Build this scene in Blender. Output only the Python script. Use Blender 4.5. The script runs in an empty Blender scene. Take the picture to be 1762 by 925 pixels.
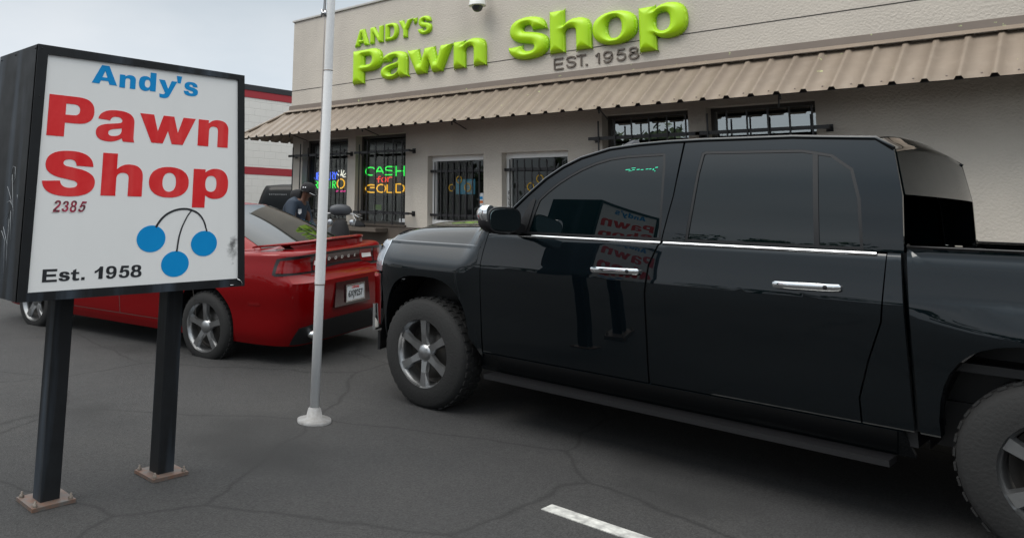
import bpy, bmesh, math, random
import numpy as np
from mathutils import Vector, Matrix
R = math.radians
scene = bpy.context.scene
COL = scene.collection
random.seed(7); rng = np.random.default_rng(7)

# ------------------------------------------------------------------ camera
F, PPX, PPY = 1336.04, 600.0, 155.48          # focal length and principal point of the photograph, in its pixels
W0, H0 = 1762.0, 925.0
cam_d = bpy.data.cameras.new('camera'); cam = bpy.data.objects.new('camera', cam_d); COL.objects.link(cam)
cam_d.sensor_width = 36; cam_d.sensor_fit = 'HORIZONTAL'; cam_d.lens = F / W0 * 36
cam_d.shift_x = (W0 / 2 - PPX) / W0; cam_d.shift_y = (PPY - H0 / 2) / W0
cam_d.clip_start = .05; cam_d.clip_end = 2000
pitch, roll, head = 0.148428276, 0.0233381696, 0.824589435
fw = Vector((-math.sin(head) * math.cos(pitch), math.cos(head) * math.cos(pitch), math.sin(pitch)))
rt = Vector((math.cos(head), math.sin(head), 0)); up = rt.cross(fw)
r2 = rt * math.cos(roll) + up * math.sin(roll); u2 = -rt * math.sin(roll) + up * math.cos(roll)
m = Matrix((r2, u2, -fw)).transposed().to_4x4(); m.translation = Vector((0, 0, 1.5))
cam.matrix_world = m
scene.camera = cam

# ------------------------------------------------------------------ sky, sun, exposure
SUN_EL, SUN_AZ = R(52), R(200)                # azimuth: compass-like, measured from +Y towards +X
world = bpy.data.worlds.new('World'); scene.world = world; world.use_nodes = True
nt = world.node_tree; nt.nodes.clear(); N = nt.nodes.new; L = nt.links.new
wo = N('ShaderNodeOutputWorld'); bg = N('ShaderNodeBackground'); L(bg.outputs[0], wo.inputs[0])
sky = N('ShaderNodeTexSky'); sky.sky_type = 'NISHITA'; sky.sun_disc = False
sky.sun_elevation = SUN_EL; sky.sun_rotation = SUN_AZ; sky.air_density = 1; sky.dust_density = 3
skm = N('ShaderNodeVectorMath'); skm.operation = 'SCALE'; skm.inputs['Scale'].default_value = .10; L(sky.outputs[0], skm.inputs[0])
tc = N('ShaderNodeTexCoord'); sep = N('ShaderNodeSeparateXYZ'); L(tc.outputs['Generated'], sep.inputs[0])
mp = N('ShaderNodeMapping'); mp.inputs['Scale'].default_value = (1.0, 1.0, 2.6); L(tc.outputs['Generated'], mp.inputs[0])
no = N('ShaderNodeTexNoise'); no.inputs['Scale'].default_value = 2.2; no.inputs['Detail'].default_value = 5; no.inputs['Roughness'].default_value = .5
L(mp.outputs[0], no.inputs['Vector'])
rp = N('ShaderNodeValToRGB'); L(no.outputs['Fac'], rp.inputs[0])
rp.color_ramp.elements[0].position = .32; rp.color_ramp.elements[0].color = (.63, .705, .77, 1)
rp.color_ramp.elements[1].position = .66; rp.color_ramp.elements[1].color = (.82, .86, .90, 1)
rz = N('ShaderNodeValToRGB'); L(sep.outputs['Z'], rz.inputs[0])
e = rz.color_ramp.elements; e[0].position = 0; e[0].color = (1.0, 1.01, 1.01, 1); e[1].position = 1; e[1].color = (4.5, 4.15, 3.75, 1)
x = e.new(.15); x.color = (1.14, 1.13, 1.13, 1); x = e.new(.255); x.color = (.88, .90, .91, 1); x = e.new(.36); x.color = (1.02, 1.06, 1.08, 1); x = e.new(.55); x.color = (2.3, 2.3, 2.28, 1)
mul = N('ShaderNodeVectorMath'); mul.operation = 'MULTIPLY'; L(rp.outputs[0], mul.inputs[0]); L(rz.outputs[0], mul.inputs[1])
mx = N('ShaderNodeMix'); mx.data_type = 'RGBA'; mx.inputs['Factor'].default_value = .90
L(skm.outputs[0], mx.inputs['A']); L(mul.outputs[0], mx.inputs['B']); L(mx.outputs['Result'], bg.inputs['Color'])
bg.inputs['Strength'].default_value = 1.0
sl = bpy.data.lights.new('sun', 'SUN'); sl.energy = 1.1; sl.angle = R(25); sl.color = (1, .95, .88)
so = bpy.data.objects.new('sun', sl); COL.objects.link(so)
sd = Vector((math.sin(SUN_AZ) * math.cos(SUN_EL), math.cos(SUN_AZ) * math.cos(SUN_EL), math.sin(SUN_EL)))
so.rotation_euler = sd.to_track_quat('Z', 'Y').to_euler(); so.location = (0, -5, 12)
vs = scene.view_settings; vs.view_transform = 'Standard'; vs.look = 'None'; vs.gamma = 1; vs.use_curve_mapping = False; vs.exposure = 0
scene.cycles.max_bounces = 8; scene.cycles.transparent_max_bounces = 12; scene.cycles.caustics_reflective = False
scene.cycles.use_denoising = True

# ------------------------------------------------------------------ materials
def mat(name, col, rough=.6, metal=0., spec=.5, coat=0., noise=None, bump=None, ior=None, coat_rough=.03, emit=None, rnoise=None, streak=None):
    """noise=(scale, amount, col2) mottles the colour; bump=(scale, strength, detail); streak=(scale, amount, col) vertical runs"""
    M = bpy.data.materials.new(name); M.use_nodes = True
    n = M.node_tree; b = n.nodes['Principled BSDF']; b.inputs['Base Color'].default_value = (*col, 1)
    b.inputs['Roughness'].default_value = rough; b.inputs['Metallic'].default_value = metal
    b.inputs['Specular IOR Level'].default_value = spec; b.inputs['Coat Weight'].default_value = coat; b.inputs['Coat Roughness'].default_value = coat_rough
    if ior: b.inputs['IOR'].default_value = ior
    t = n.nodes.new('ShaderNodeTexCoord'); src = t.outputs['Object']; last = None
    if noise:
        x = n.nodes.new('ShaderNodeTexNoise'); x.inputs['Scale'].default_value = noise[0]; x.inputs['Detail'].default_value = 6; x.inputs['Roughness'].default_value = .65
        n.links.new(src, x.inputs['Vector'])
        r = n.nodes.new('ShaderNodeMapRange'); r.inputs['From Min'].default_value = .35; r.inputs['From Max'].default_value = .7; r.inputs['To Max'].default_value = noise[1]
        n.links.new(x.outputs['Fac'], r.inputs['Value'])
        k = n.nodes.new('ShaderNodeMix'); k.data_type = 'RGBA'; k.inputs['A'].default_value = (*col, 1); k.inputs['B'].default_value = (*noise[2], 1)
        n.links.new(r.outputs[0], k.inputs['Factor']); last = k.outputs['Result']
    if streak:
        mpn = n.nodes.new('ShaderNodeMapping'); mpn.inputs['Scale'].default_value = (1, 1, .07); n.links.new(src, mpn.inputs['Vector'])
        x = n.nodes.new('ShaderNodeTexNoise'); x.inputs['Scale'].default_value = streak[0]; x.inputs['Detail'].default_value = 5
        n.links.new(mpn.outputs[0], x.inputs['Vector'])
        r = n.nodes.new('ShaderNodeMapRange'); r.inputs['From Min'].default_value = .5; r.inputs['From Max'].default_value = .75; r.inputs['To Max'].default_value = streak[1]
        n.links.new(x.outputs['Fac'], r.inputs['Value'])
        k = n.nodes.new('ShaderNodeMix'); k.data_type = 'RGBA'; k.inputs['B'].default_value = (*streak[2], 1)
        if last: n.links.new(last, k.inputs['A'])
        else: k.inputs['A'].default_value = (*col, 1)
        n.links.new(r.outputs[0], k.inputs['Factor']); last = k.outputs['Result']
    if last: n.links.new(last, b.inputs['Base Color'])
    if bump:
        x = n.nodes.new('ShaderNodeTexNoise'); x.inputs['Scale'].default_value = bump[0]; x.inputs['Detail'].default_value = bump[2] if len(bump) > 2 else 4
        n.links.new(src, x.inputs['Vector'])
        bp = n.nodes.new('ShaderNodeBump'); bp.inputs['Strength'].default_value = bump[1]; bp.inputs['Distance'].default_value = .01
        n.links.new(x.outputs['Fac'], bp.inputs['Height']); n.links.new(bp.outputs[0], b.inputs['Normal'])
    if rnoise:
        x = n.nodes.new('ShaderNodeTexNoise'); x.inputs['Scale'].default_value = rnoise[0]; x.inputs['Detail'].default_value = 5
        n.links.new(src, x.inputs['Vector'])
        r = n.nodes.new('ShaderNodeMapRange'); r.inputs['To Min'].default_value = rough; r.inputs['To Max'].default_value = rough + rnoise[1]
        n.links.new(x.outputs['Fac'], r.inputs['Value']); n.links.new(r.outputs[0], b.inputs['Roughness'])
    if emit:
        b.inputs['Emission Color'].default_value = (*col, 1); b.inputs['Emission Strength'].default_value = emit
    return M

def glass(name, tint, refl=1.9, rough=.0, add=.06):
    M = bpy.data.materials.new(name); M.use_nodes = True; n = M.node_tree; n.nodes.clear()
    o = n.nodes.new('ShaderNodeOutputMaterial'); t = n.nodes.new('ShaderNodeBsdfTransparent'); t.inputs[0].default_value = (*tint, 1)
    g = n.nodes.new('ShaderNodeBsdfGlossy'); g.inputs['Roughness'].default_value = rough; g.inputs[0].default_value = (.95, 1, 1, 1)
    f0 = n.nodes.new('ShaderNodeFresnel'); f0.inputs[0].default_value = refl; f = n.nodes.new('ShaderNodeMath'); f.operation = 'ADD'; f.inputs[1].default_value = add; n.links.new(f0.outputs[0], f.inputs[0])
    tcn = n.nodes.new('ShaderNodeTexCoord'); x = n.nodes.new('ShaderNodeTexNoise'); x.inputs['Scale'].default_value = 1.3
    bp = n.nodes.new('ShaderNodeBump'); bp.inputs['Strength'].default_value = .03; bp.inputs['Distance'].default_value = .01
    n.links.new(tcn.outputs['Object'], x.inputs['Vector']); n.links.new(x.outputs['Fac'], bp.inputs['Height']); n.links.new(bp.outputs[0], g.inputs['Normal'])
    k = n.nodes.new('ShaderNodeMixShader'); n.links.new(f.outputs[0], k.inputs[0]); n.links.new(t.outputs[0], k.inputs[1]); n.links.new(g.outputs[0], k.inputs[2])
    n.links.new(k.outputs[0], o.inputs[0]); return M

MT = {}
MT['stucco'] = mat('stucco', (.53, .485, .425), .9, noise=(1.1, .5, (.40, .365, .325)), bump=(38, .9, 8), streak=(1.6, .35, (.36, .33, .295)))
MT['stucco_low'] = mat('stucco_low', (.40, .365, .32), .9, noise=(2.2, .5, (.33, .30, .265)), bump=(45, .5, 8))
MT['brown_wall'] = mat('brown_wall', (.10, .080, .064), .85, noise=(3, .5, (.08, .066, .055)), bump=(40, .5, 7))
MT['coping'] = mat('coping', (.46, .45, .43), .55, noise=(4, .4, (.35, .34, .32)))
MT['fascia'] = mat('fascia', (.16, .128, .105), .6, noise=(2.5, .5, (.20, .165, .14)))
MT['awning'] = mat('awning', (.215, .170, .130), .5, noise=(1.8, .7, (.165, .130, .10)), streak=(9, .35, (.27, .225, .18)), bump=(6, .25, 3))
MT['groove'] = mat('groove', (.05, .045, .04), .9)
MT['lime'] = mat('lime', (.40, .68, .010), .36, spec=.4, noise=(3, .35, (.34, .60, .010)))
MT['bronze'] = mat('bronze', (.125, .10, .08), .45, noise=(20, .5, (.10, .085, .07)))
MT['black_metal'] = mat('black_metal', (.007, .007, .009), .45, noise=(30, .5, (.03, .028, .028)))
MT['alu'] = mat('alu', (.78, .78, .77), .4, noise=(8, .4, (.66, .66, .65)))
MT['dark_frame'] = mat('dark_frame', (.04, .036, .032), .5)
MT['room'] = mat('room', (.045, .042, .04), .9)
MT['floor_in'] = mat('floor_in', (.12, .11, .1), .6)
MT['pane'] = glass('pane', (.80, .83, .83), 1.5)
MT['door_pane'] = glass('door_pane', (.75, .78, .78), 1.45, add=.01)
MT['pane_bright'] = glass('pane_bright', (.70, .74, .74), 1.5, add=.30)
MT['white_plastic'] = mat('white_plastic', (.68, .68, .66), .4, noise=(12, .3, (.55, .55, .52)))
MT['dome_glass'] = mat('dome_glass', (.03, .035, .04), .08)
MT['white_paint'] = mat('white_paint', (.72, .72, .72), .42, noise=(7, .4, (.62, .63, .64)), streak=(14, .4, (.50, .50, .50)), bump=(60, .15))
MT['rope'] = mat('rope', (.35, .32, .30), .9)
MT['steel'] = mat('steel', (.45, .45, .46), .3, metal=.9)
MT['asphalt'] = mat('asphalt', (.020, .020, .0205), .9, noise=(.9, .7, (.032, .031, .030)), bump=(110, .9, 8))
MT['concrete'] = mat('concrete', (.24, .232, .22), .9, noise=(3, .6, (.17, .165, .155)), bump=(60, .5, 8))
MT['line'] = mat('line', (.55, .55, .52), .8, noise=(14, .9, (.12, .12, .12)))
MT['red_band'] = mat('red_band', (.34, .022, .032), .7, noise=(3, .4, (.27, .02, .03)))
MT['black_band'] = mat('black_band', (.018, .02, .024), .7)
MT['decal_blue'] = mat('decal_blue', (.001, .235, .56), .5, spec=.2, noise=(9, .35, (.004, .27, .60)))
MT['decal_red'] = mat('decal_red', (.62, .014, .018), .5, spec=.2, noise=(5, .7, (.74, .06, .06)), streak=(16, .30, (.72, .13, .12)))
MT['decal_black'] = mat('decal_black', (.012, .013, .016), .4)
MT['rust_plate'] = mat('rust_plate', (.09, .085, .08), .6, noise=(18, .9, (.14, .06, .03)))
MT['old_alu'] = mat('old_alu', (.30, .30, .30), .5, noise=(16, .8, (.16, .15, .14)))
MT['digits'] = mat('digits', (.50, .012, .07), .5, noise=(34, 1.3, (.03, .02, .02)))
MT['digit_back'] = mat('digit_back', (.72, .70, .66), .6)
MT['rubber'] = mat('rubber', (.010, .010, .010), .8, bump=(60, .3))
MT['chrome'] = mat('chrome', (.78, .79, .8), .08, metal=1.)
MT['mirror_glass_m'] = mat('mirror_glass_m', (.10, .13, .14), .03, metal=1.)
MT['alloy'] = mat('alloy', (.34, .345, .35), .28, metal=.9, noise=(14, .5, (.22, .22, .22)))
MT['chrome_dull'] = mat('chrome_dull', (.6, .61, .62), .2, metal=1.)
MT['black_plastic'] = mat('black_plastic', (.006, .006, .007), .42)
MT['truck_paint'] = mat('truck_paint', (.0022, .0052, .0076), .38, metal=.75, coat=1., coat_rough=.012, spec=.05)
MT['truck_glass'] = mat('truck_glass', (.0006, .0035, .0045), .01, spec=.5, ior=1.6)
MT['red_paint'] = mat('red_paint', (.17, .0008, .0020), .32, metal=.1, spec=.06, coat=.55, coat_rough=.015)
MT['van_paint'] = mat('van_paint', (.002, .0024, .003), .4, spec=.15, coat=.08)
MT['van_glass'] = mat('van_glass', (.0015, .0022, .0026), .12, spec=.16)
MT['car_glass'] = mat('car_glass', (.004, .006, .006), .02, spec=.5, ior=1.55)
MT['lamp_red'] = mat('lamp_red', (.17, .002, .003), .2, coat=.5, spec=.3)
MT['lamp_dark'] = mat('lamp_dark', (.030, .0015, .003), .10, coat=.7)
MT['lamp_white'] = mat('lamp_white', (.78, .76, .74), .15)
MT['headlight'] = mat('headlight', (.30, .32, .35), .08, metal=.5, coat=1.)
MT['navy'] = mat('navy', (.006, .016, .032), .75, bump=(40, .35), noise=(6, .5, (.010, .024, .046)))
MT['black_cloth'] = mat('black_cloth', (.006, .006, .008), .9, bump=(60, .3))
MT['skin'] = mat('skin', (.085, .038, .022), .55, noise=(30, .3, (.10, .045, .027)))
MT['grey_vinyl'] = mat('grey_vinyl', (.042, .046, .054), .5)
MT['leaf'] = mat('leaf', (.035, .060, .022), .8, noise=(.8, .8, (.060, .085, .03)))
MT['bark'] = mat('bark', (.07, .055, .04), .9)
MT['far_wall'] = mat('far_wall', (.30, .29, .27), .9, noise=(.5, .5, (.22, .2, .19)))
MT['green_card'] = mat('green_card', (.22, .42, .05), .6)
MT['poster'] = mat('poster', (.05, .42, .66), .5, noise=(12, .9, (.30, .62, .72)))
MT['yellow'] = mat('yellow', (.62, .38, .035), .45)
MT['orange'] = mat('orange', (.65, .16, .03), .5)
MT['paper'] = mat('paper', (.62, .64, .66), .6)
MT['white'] = mat('white', (.7, .7, .7), .5)
MT['pink'] = mat('pink', (.6, .05, .25), .5)
MT['n_green'] = mat('n_green', (.03, 1., .10), .5, emit=1.15)
MT['n_red'] = mat('n_red', (1., .06, .03), .5, emit=1.0)
MT['n_yellow'] = mat('n_yellow', (1., .52, .03), .5, emit=1.1)
MT['n_blue'] = mat('n_blue', (.06, .16, 1.), .5, emit=1.3)
MT['n_white'] = mat('n_white', (.95, .92, .80), .5, emit=1.0)
MT['n_pink'] = mat('n_pink', (1., .02, .38), .5, emit=.7)
MT['reflection_mark'] = mat('reflection_mark', (.02, .42, .24), .5, emit=.9)  # glows in place of neon light mirrored in the truck window

def sign_face_material():
    M = mat('sign_face', (.76, .755, .74), .45, spec=.25, noise=(1.6, .5, (.72, .715, .70)), streak=(5, .22, (.64, .64, .63)))
    n = M.node_tree; b = n.nodes['Principled BSDF']; base = b.inputs['Base Color'].links[0].from_socket
    t = n.nodes.new('ShaderNodeTexCoord')
    # the scuff near the right edge of the face
    v = n.nodes.new('ShaderNodeVectorMath'); v.operation = 'SUBTRACT'; v.inputs[1].default_value = (0, .585, .20); n.links.new(t.outputs['Object'], v.inputs[0])
    s_ = n.nodes.new('ShaderNodeVectorMath'); s_.operation = 'MULTIPLY'; s_.inputs[1].default_value = (0, 24, 13); n.links.new(v.outputs[0], s_.inputs[0])
    l = n.nodes.new('ShaderNodeVectorMath'); l.operation = 'LENGTH'; n.links.new(s_.outputs[0], l.inputs[0])
    x = n.nodes.new('ShaderNodeTexNoise'); x.inputs['Scale'].default_value = 26; x.inputs['Detail'].default_value = 6; n.links.new(t.outputs['Object'], x.inputs['Vector'])
    a = n.nodes.new('ShaderNodeMath'); a.operation = 'MULTIPLY_ADD'; a.inputs[1].default_value = 2.2; n.links.new(x.outputs['Fac'], a.inputs[0]); n.links.new(l.outputs['Value'], a.inputs[2])
    r = n.nodes.new('ShaderNodeMapRange'); r.inputs['From Min'].default_value = 1.35; r.inputs['From Max'].default_value = 2.1; r.inputs['To Min'].default_value = .85; r.inputs['To Max'].default_value = 0
    n.links.new(a.outputs[0], r.inputs['Value'])
    k = n.nodes.new('ShaderNodeMix'); k.data_type = 'RGBA'; k.inputs['B'].default_value = (.05, .05, .05, 1); n.links.new(base, k.inputs['A']); n.links.new(r.outputs[0], k.inputs['Factor'])
    n.links.new(k.outputs['Result'], b.inputs['Base Color']); return M
MT['sign_face'] = sign_face_material()
def cracks(M):
    n = M.node_tree; b = n.nodes['Principled BSDF']; base = b.inputs['Base Color'].links[0].from_socket; t = n.nodes.new('ShaderNodeTexCoord')
    w_ = n.nodes.new('ShaderNodeTexNoise'); w_.inputs['Scale'].default_value = 1.6; w_.inputs['Detail'].default_value = 6; n.links.new(t.outputs['Object'], w_.inputs['Vector'])
    ad = n.nodes.new('ShaderNodeMix'); ad.data_type = 'RGBA'; ad.inputs['Factor'].default_value = .22; n.links.new(t.outputs['Object'], ad.inputs['A']); n.links.new(w_.outputs['Color'], ad.inputs['B'])
    v = n.nodes.new('ShaderNodeTexVoronoi'); v.feature = 'DISTANCE_TO_EDGE'; v.inputs['Scale'].default_value = .75; n.links.new(ad.outputs['Result'], v.inputs['Vector'])
    r = n.nodes.new('ShaderNodeMapRange'); r.inputs['From Min'].default_value = .0; r.inputs['From Max'].default_value = .012; r.inputs['To Min'].default_value = .85; r.inputs['To Max'].default_value = 0; n.links.new(v.outputs['Distance'], r.inputs['Value'])
    k = n.nodes.new('ShaderNodeMix'); k.data_type = 'RGBA'; k.inputs['B'].default_value = (.008, .008, .008, 1); n.links.new(base, k.inputs['A']); n.links.new(r.outputs[0], k.inputs['Factor'])
    g = n.nodes.new('ShaderNodeTexVoronoi'); g.inputs['Scale'].default_value = 130; n.links.new(t.outputs['Object'], g.inputs['Vector'])
    g2 = n.nodes.new('ShaderNodeMapRange'); g2.inputs['From Max'].default_value = 1; g2.inputs['To Min'].default_value = .55; g2.inputs['To Max'].default_value = 1.7; n.links.new(g.outputs['Color'], g2.inputs['Value'])
    q = n.nodes.new('ShaderNodeVectorMath'); q.operation = 'SCALE'; n.links.new(k.outputs['Result'], q.inputs[0]); n.links.new(g2.outputs[0], q.inputs['Scale'])
    o = n.nodes.new('ShaderNodeTexNoise'); o.inputs['Scale'].default_value = .55; o.inputs['Detail'].default_value = 3; n.links.new(t.outputs['Object'], o.inputs['Vector'])
    o2 = n.nodes.new('ShaderNodeMapRange'); o2.inputs['From Min'].default_value = .58; o2.inputs['From Max'].default_value = .68; o2.inputs['To Max'].default_value = .85; n.links.new(o.outputs['Fac'], o2.inputs['Value'])
    k2 = n.nodes.new('ShaderNodeMix'); k2.data_type = 'RGBA'; k2.inputs['B'].default_value = (.012, .012, .012, 1); n.links.new(q.outputs[0], k2.inputs['A']); n.links.new(o2.outputs[0], k2.inputs['Factor'])
    n.links.new(k2.outputs['Result'], b.inputs['Base Color'])
cracks(MT['asphalt'])
MT['sign_metal'] = mat('sign_metal', (.004, .0045, .0055), .42, spec=.3, noise=(5, .8, (.010, .012, .014)), rnoise=(9, .25), streak=(9, .75, (.05, .065, .085)))
MT['scratch'] = mat('scratch', (.30, .32, .34), .6)

def block_material():
    M = mat('blockwork', (.72, .70, .66), .85, noise=(1.2, .4, (.66, .64, .60)))
    n = M.node_tree; b = n.nodes['Principled BSDF']; base = b.inputs['Base Color'].links[0].from_socket
    t = n.nodes.new('ShaderNodeTexCoord'); c = n.nodes.new('ShaderNodeCombineXYZ'); s_ = n.nodes.new('ShaderNodeSeparateXYZ')
    n.links.new(t.outputs['Object'], s_.inputs[0]); n.links.new(s_.outputs['Y'], c.inputs['X']); n.links.new(s_.outputs['Z'], c.inputs['Y'])
    br = n.nodes.new('ShaderNodeTexBrick'); br.inputs['Scale'].default_value = 1; br.inputs['Brick Width'].default_value = .4; br.inputs['Row Height'].default_value = .2
    br.inputs['Mortar Size'].default_value = .008; br.inputs['Mortar Smooth'].default_value = .4; n.links.new(c.outputs[0], br.inputs['Vector'])
    k = n.nodes.new('ShaderNodeMix'); k.data_type = 'RGBA'; k.inputs['B'].default_value = (.55, .53, .50, 1); n.links.new(base, k.inputs['A'])
    mm = n.nodes.new('ShaderNodeMath'); mm.operation = 'MULTIPLY'; mm.inputs[1].default_value = .45; n.links.new(br.outputs['Fac'], mm.inputs[0]); n.links.new(mm.outputs[0], k.inputs['Factor'])
    n.links.new(k.outputs['Result'], b.inputs['Base Color'])
    iv = n.nodes.new('ShaderNodeMath'); iv.operation = 'SUBTRACT'; iv.inputs[0].default_value = 1; n.links.new(br.outputs['Fac'], iv.inputs[1])
    bp = n.nodes.new('ShaderNodeBump'); bp.inputs['Strength'].default_value = .5; bp.inputs['Distance'].default_value = .01
    n.links.new(iv.outputs[0], bp.inputs['Height']); n.links.new(bp.outputs[0], b.inputs['Normal']); return M
MT['blockwork'] = block_material()

def specks(M, scale, thr, col, xlim=None):
    n = M.node_tree; b = n.nodes['Principled BSDF']; base = b.inputs['Base Color'].links[0].from_socket
    t = n.nodes.new('ShaderNodeTexCoord'); x = n.nodes.new('ShaderNodeTexNoise'); x.inputs['Scale'].default_value = scale; x.inputs['Detail'].default_value = 3
    n.links.new(t.outputs['Object'], x.inputs['Vector'])
    y = n.nodes.new('ShaderNodeTexNoise'); y.inputs['Scale'].default_value = 1.1; n.links.new(t.outputs['Object'], y.inputs['Vector'])
    a = n.nodes.new('ShaderNodeMath'); a.operation = 'MULTIPLY_ADD'; a.inputs[1].default_value = .35; n.links.new(y.outputs['Fac'], a.inputs[0]); n.links.new(x.outputs['Fac'], a.inputs[2])
    r = n.nodes.new('ShaderNodeMapRange'); r.inputs['From Min'].default_value = thr; r.inputs['From Max'].default_value = thr + .02; n.links.new(a.outputs[0], r.inputs['Value'])
    k = n.nodes.new('ShaderNodeMix'); k.data_type = 'RGBA'; k.inputs['B'].default_value = (*col, 1); n.links.new(base, k.inputs['A']); n.links.new(r.outputs[0], k.inputs['Factor'])
    n.links.new(k.outputs['Result'], b.inputs['Base Color'])
specks(MT['awning'], 14, .94, (.42, .46, .22)); specks(MT['fascia'], 14, .90, (.36, .40, .20))

# ------------------------------------------------------------------ object helpers
def link(name, mesh, m_, parent=None, smooth=False):
    o = bpy.data.objects.new(name, mesh); COL.objects.link(o)
    if m_ is not None:
        for mm in (m_ if isinstance(m_, (list, tuple)) else [m_]): mesh.materials.append(MT[mm])
    if parent is not None: o.parent = parent
    if smooth:
        mesh.polygons.foreach_set('use_smooth', [True] * len(mesh.polygons))
    return o

def obj(name, bm, m_, parent=None, smooth=False, bevel=0, loc=None):
    if bevel:
        bmesh.ops.bevel(bm, geom=[e_ for e_ in bm.edges if len(e_.link_faces) == 2 and e_.calc_face_angle(0) > .6], offset=bevel, segments=2, affect='EDGES', profile=.6)
    me = bpy.data.meshes.new(name); bm.to_mesh(me); bm.free()
    o = link(name, me, m_, parent, smooth)
    if loc: o.location = loc
    return o

def tag(o, label, cat, group=None, kind=None):
    o['label'] = label; o['category'] = cat
    if group: o['group'] = group
    if kind: o['kind'] = kind
    return o

def thing(name, label, cat, loc=(0, 0, 0), rotz=0, group=None):
    o = bpy.data.objects.new(name, None); COL.objects.link(o); o.location = loc; o.rotation_euler = (0, 0, rotz); o.empty_display_size = .2
    return tag(o, label, cat, group)

def structure(o): o['kind'] = 'structure'; return o

def box(bm, x0, x1, y0, y1, z0, z1):
    v = [bm.verts.new(p) for p in ((x0, y0, z0), (x1, y0, z0), (x1, y1, z0), (x0, y1, z0), (x0, y0, z1), (x1, y0, z1), (x1, y1, z1), (x0, y1, z1))]
    for f in ((0, 3, 2, 1), (4, 5, 6, 7), (0, 1, 5, 4), (1, 2, 6, 5), (2, 3, 7, 6), (3, 0, 4, 7)): bm.faces.new([v[i] for i in f])
    return bm

def boxes(*bs):
    bm = bmesh.new()
    for b in bs: box(bm, *b)
    return bm

def tube(bm, pts, rad, n=8, cap=True):
    pts = [Vector(p) for p in pts]; rads = rad if isinstance(rad, (list, tuple)) else [rad] * len(pts)
    rings = []; prev = None
    for i, p in enumerate(pts):
        d = (pts[min(i + 1, len(pts) - 1)] - pts[max(i - 1, 0)]).normalized()
        if prev is None: a = d.orthogonal().normalized()
        else: a = (prev - d * prev.dot(d)).normalized()
        prev = a; b = d.cross(a)
        rings.append([bm.verts.new(p + (a * math.cos(t) + b * math.sin(t)) * rads[i]) for t in [2 * math.pi * k / n for k in range(n)]])
    for r0, r1 in zip(rings, rings[1:]):
        for k in range(n): f = bm.faces.new((r0[k], r0[(k + 1) % n], r1[(k + 1) % n], r1[k])); f.smooth = True
    if cap:
        bm.faces.new(rings[0][::-1]); bm.faces.new(rings[-1])
    return bm

def lathe(bm, prof, n=32, axis='Z', c=(0, 0, 0)):
    """prof = [(radius, height)...] turned about an axis through c"""
    rings = []
    for r_, h in prof:
        ring = []
        for k in range(n):
            t = 2 * math.pi * k / n; a, b = r_ * math.cos(t), r_ * math.sin(t)
            p = {'Z': (a, b, h), 'Y': (b, h, a), 'X': (h, a, b)}[axis]
            ring.append(bm.verts.new((p[0] + c[0], p[1] + c[1], p[2] + c[2])))
        rings.append(ring)
    for r0, r1 in zip(rings, rings[1:]):
        for k in range(n):
            f = bm.faces.new((r0[k], r0[(k + 1) % n], r1[(k + 1) % n], r1[k])); f.smooth = True
    return bm

def ip(x, xs, ys):                                     # smooth monotone interpolation of a table
    x = np.asarray(x, float); xs = np.asarray(xs, float); ys = np.asarray(ys, float)
    h = np.diff(xs); d = np.diff(ys) / h; mm = np.zeros(len(xs)); mm[0], mm[-1] = d[0], d[-1]
    for i in range(1, len(xs) - 1):
        if d[i - 1] * d[i] > 0:
            w1, w2 = 2 * h[i] + h[i - 1], h[i] + 2 * h[i - 1]; mm[i] = (w1 + w2) / (w1 / d[i - 1] + w2 / d[i])
    x = np.clip(x, xs[0], xs[-1]); i = np.clip(np.searchsorted(xs, x, side='right') - 1, 0, len(xs) - 2)
    t = (x - xs[i]) / h[i]; t2, t3 = t * t, t ** 3
    return (2 * t3 - 3 * t2 + 1) * ys[i] + (t3 - 2 * t2 + t) * h[i] * mm[i] + (-2 * t3 + 3 * t2) * ys[i + 1] + (t3 - t2) * h[i] * mm[i + 1]

def sstep(x, a, b):
    t = np.clip((np.asarray(x, float) - a) / (b - a), 0, 1); return t * t * (3 - 2 * t)

def grid_mesh(P, closed_u=False, flip=False):
    """P[v][u] -> quads"""
    nv, nu = P.shape[:2]; verts = P.reshape(-1, 3); f = []
    for j in range(nv - 1):
        for i in range(nu if closed_u else nu - 1):
            a, b = j * nu + i, j * nu + (i + 1) % nu; q = (a, b, b + nu, a + nu); f.append(q[::-1] if flip else q)
    me = bpy.data.meshes.new('m'); me.from_pydata(verts.tolist(), [], f); me.update(); return me

# ---- flat outlines, filled, cut by a grid and laid on any surface
def fill2d(contours, cuts_a=(), cuts_b=()):
    bm = bmesh.new(); edges = []
    for c in contours:
        vs_ = [bm.verts.new((p[0], p[1], 0)) for p in c]
        for i in range(len(vs_)): edges.append(bm.edges.new((vs_[i], vs_[(i + 1) % len(vs_)])))
    bmesh.ops.triangle_fill(bm, use_beauty=True, use_dissolve=False, edges=edges, normal=(0, 0, 1))
    for f in list(bm.faces):
        if f.calc_area() < 1e-12: bm.faces.remove(f)
    for val, no_ in [(c, (1, 0, 0)) for c in cuts_a] + [(c, (0, 1, 0)) for c in cuts_b]:
        bmesh.ops.bisect_plane(bm, geom=bm.verts[:] + bm.edges[:] + bm.faces[:], dist=1e-5, plane_co=(val, val, 0), plane_no=no_)
    for f in bm.faces:
        if f.normal.z < 0 or (f.normal.z == 0 and f.calc_center_median().z): f.normal_flip()
    bm.normal_update()
    for f in bm.faces:
        if f.normal.z < 0: f.normal_flip()
    return bm

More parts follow.
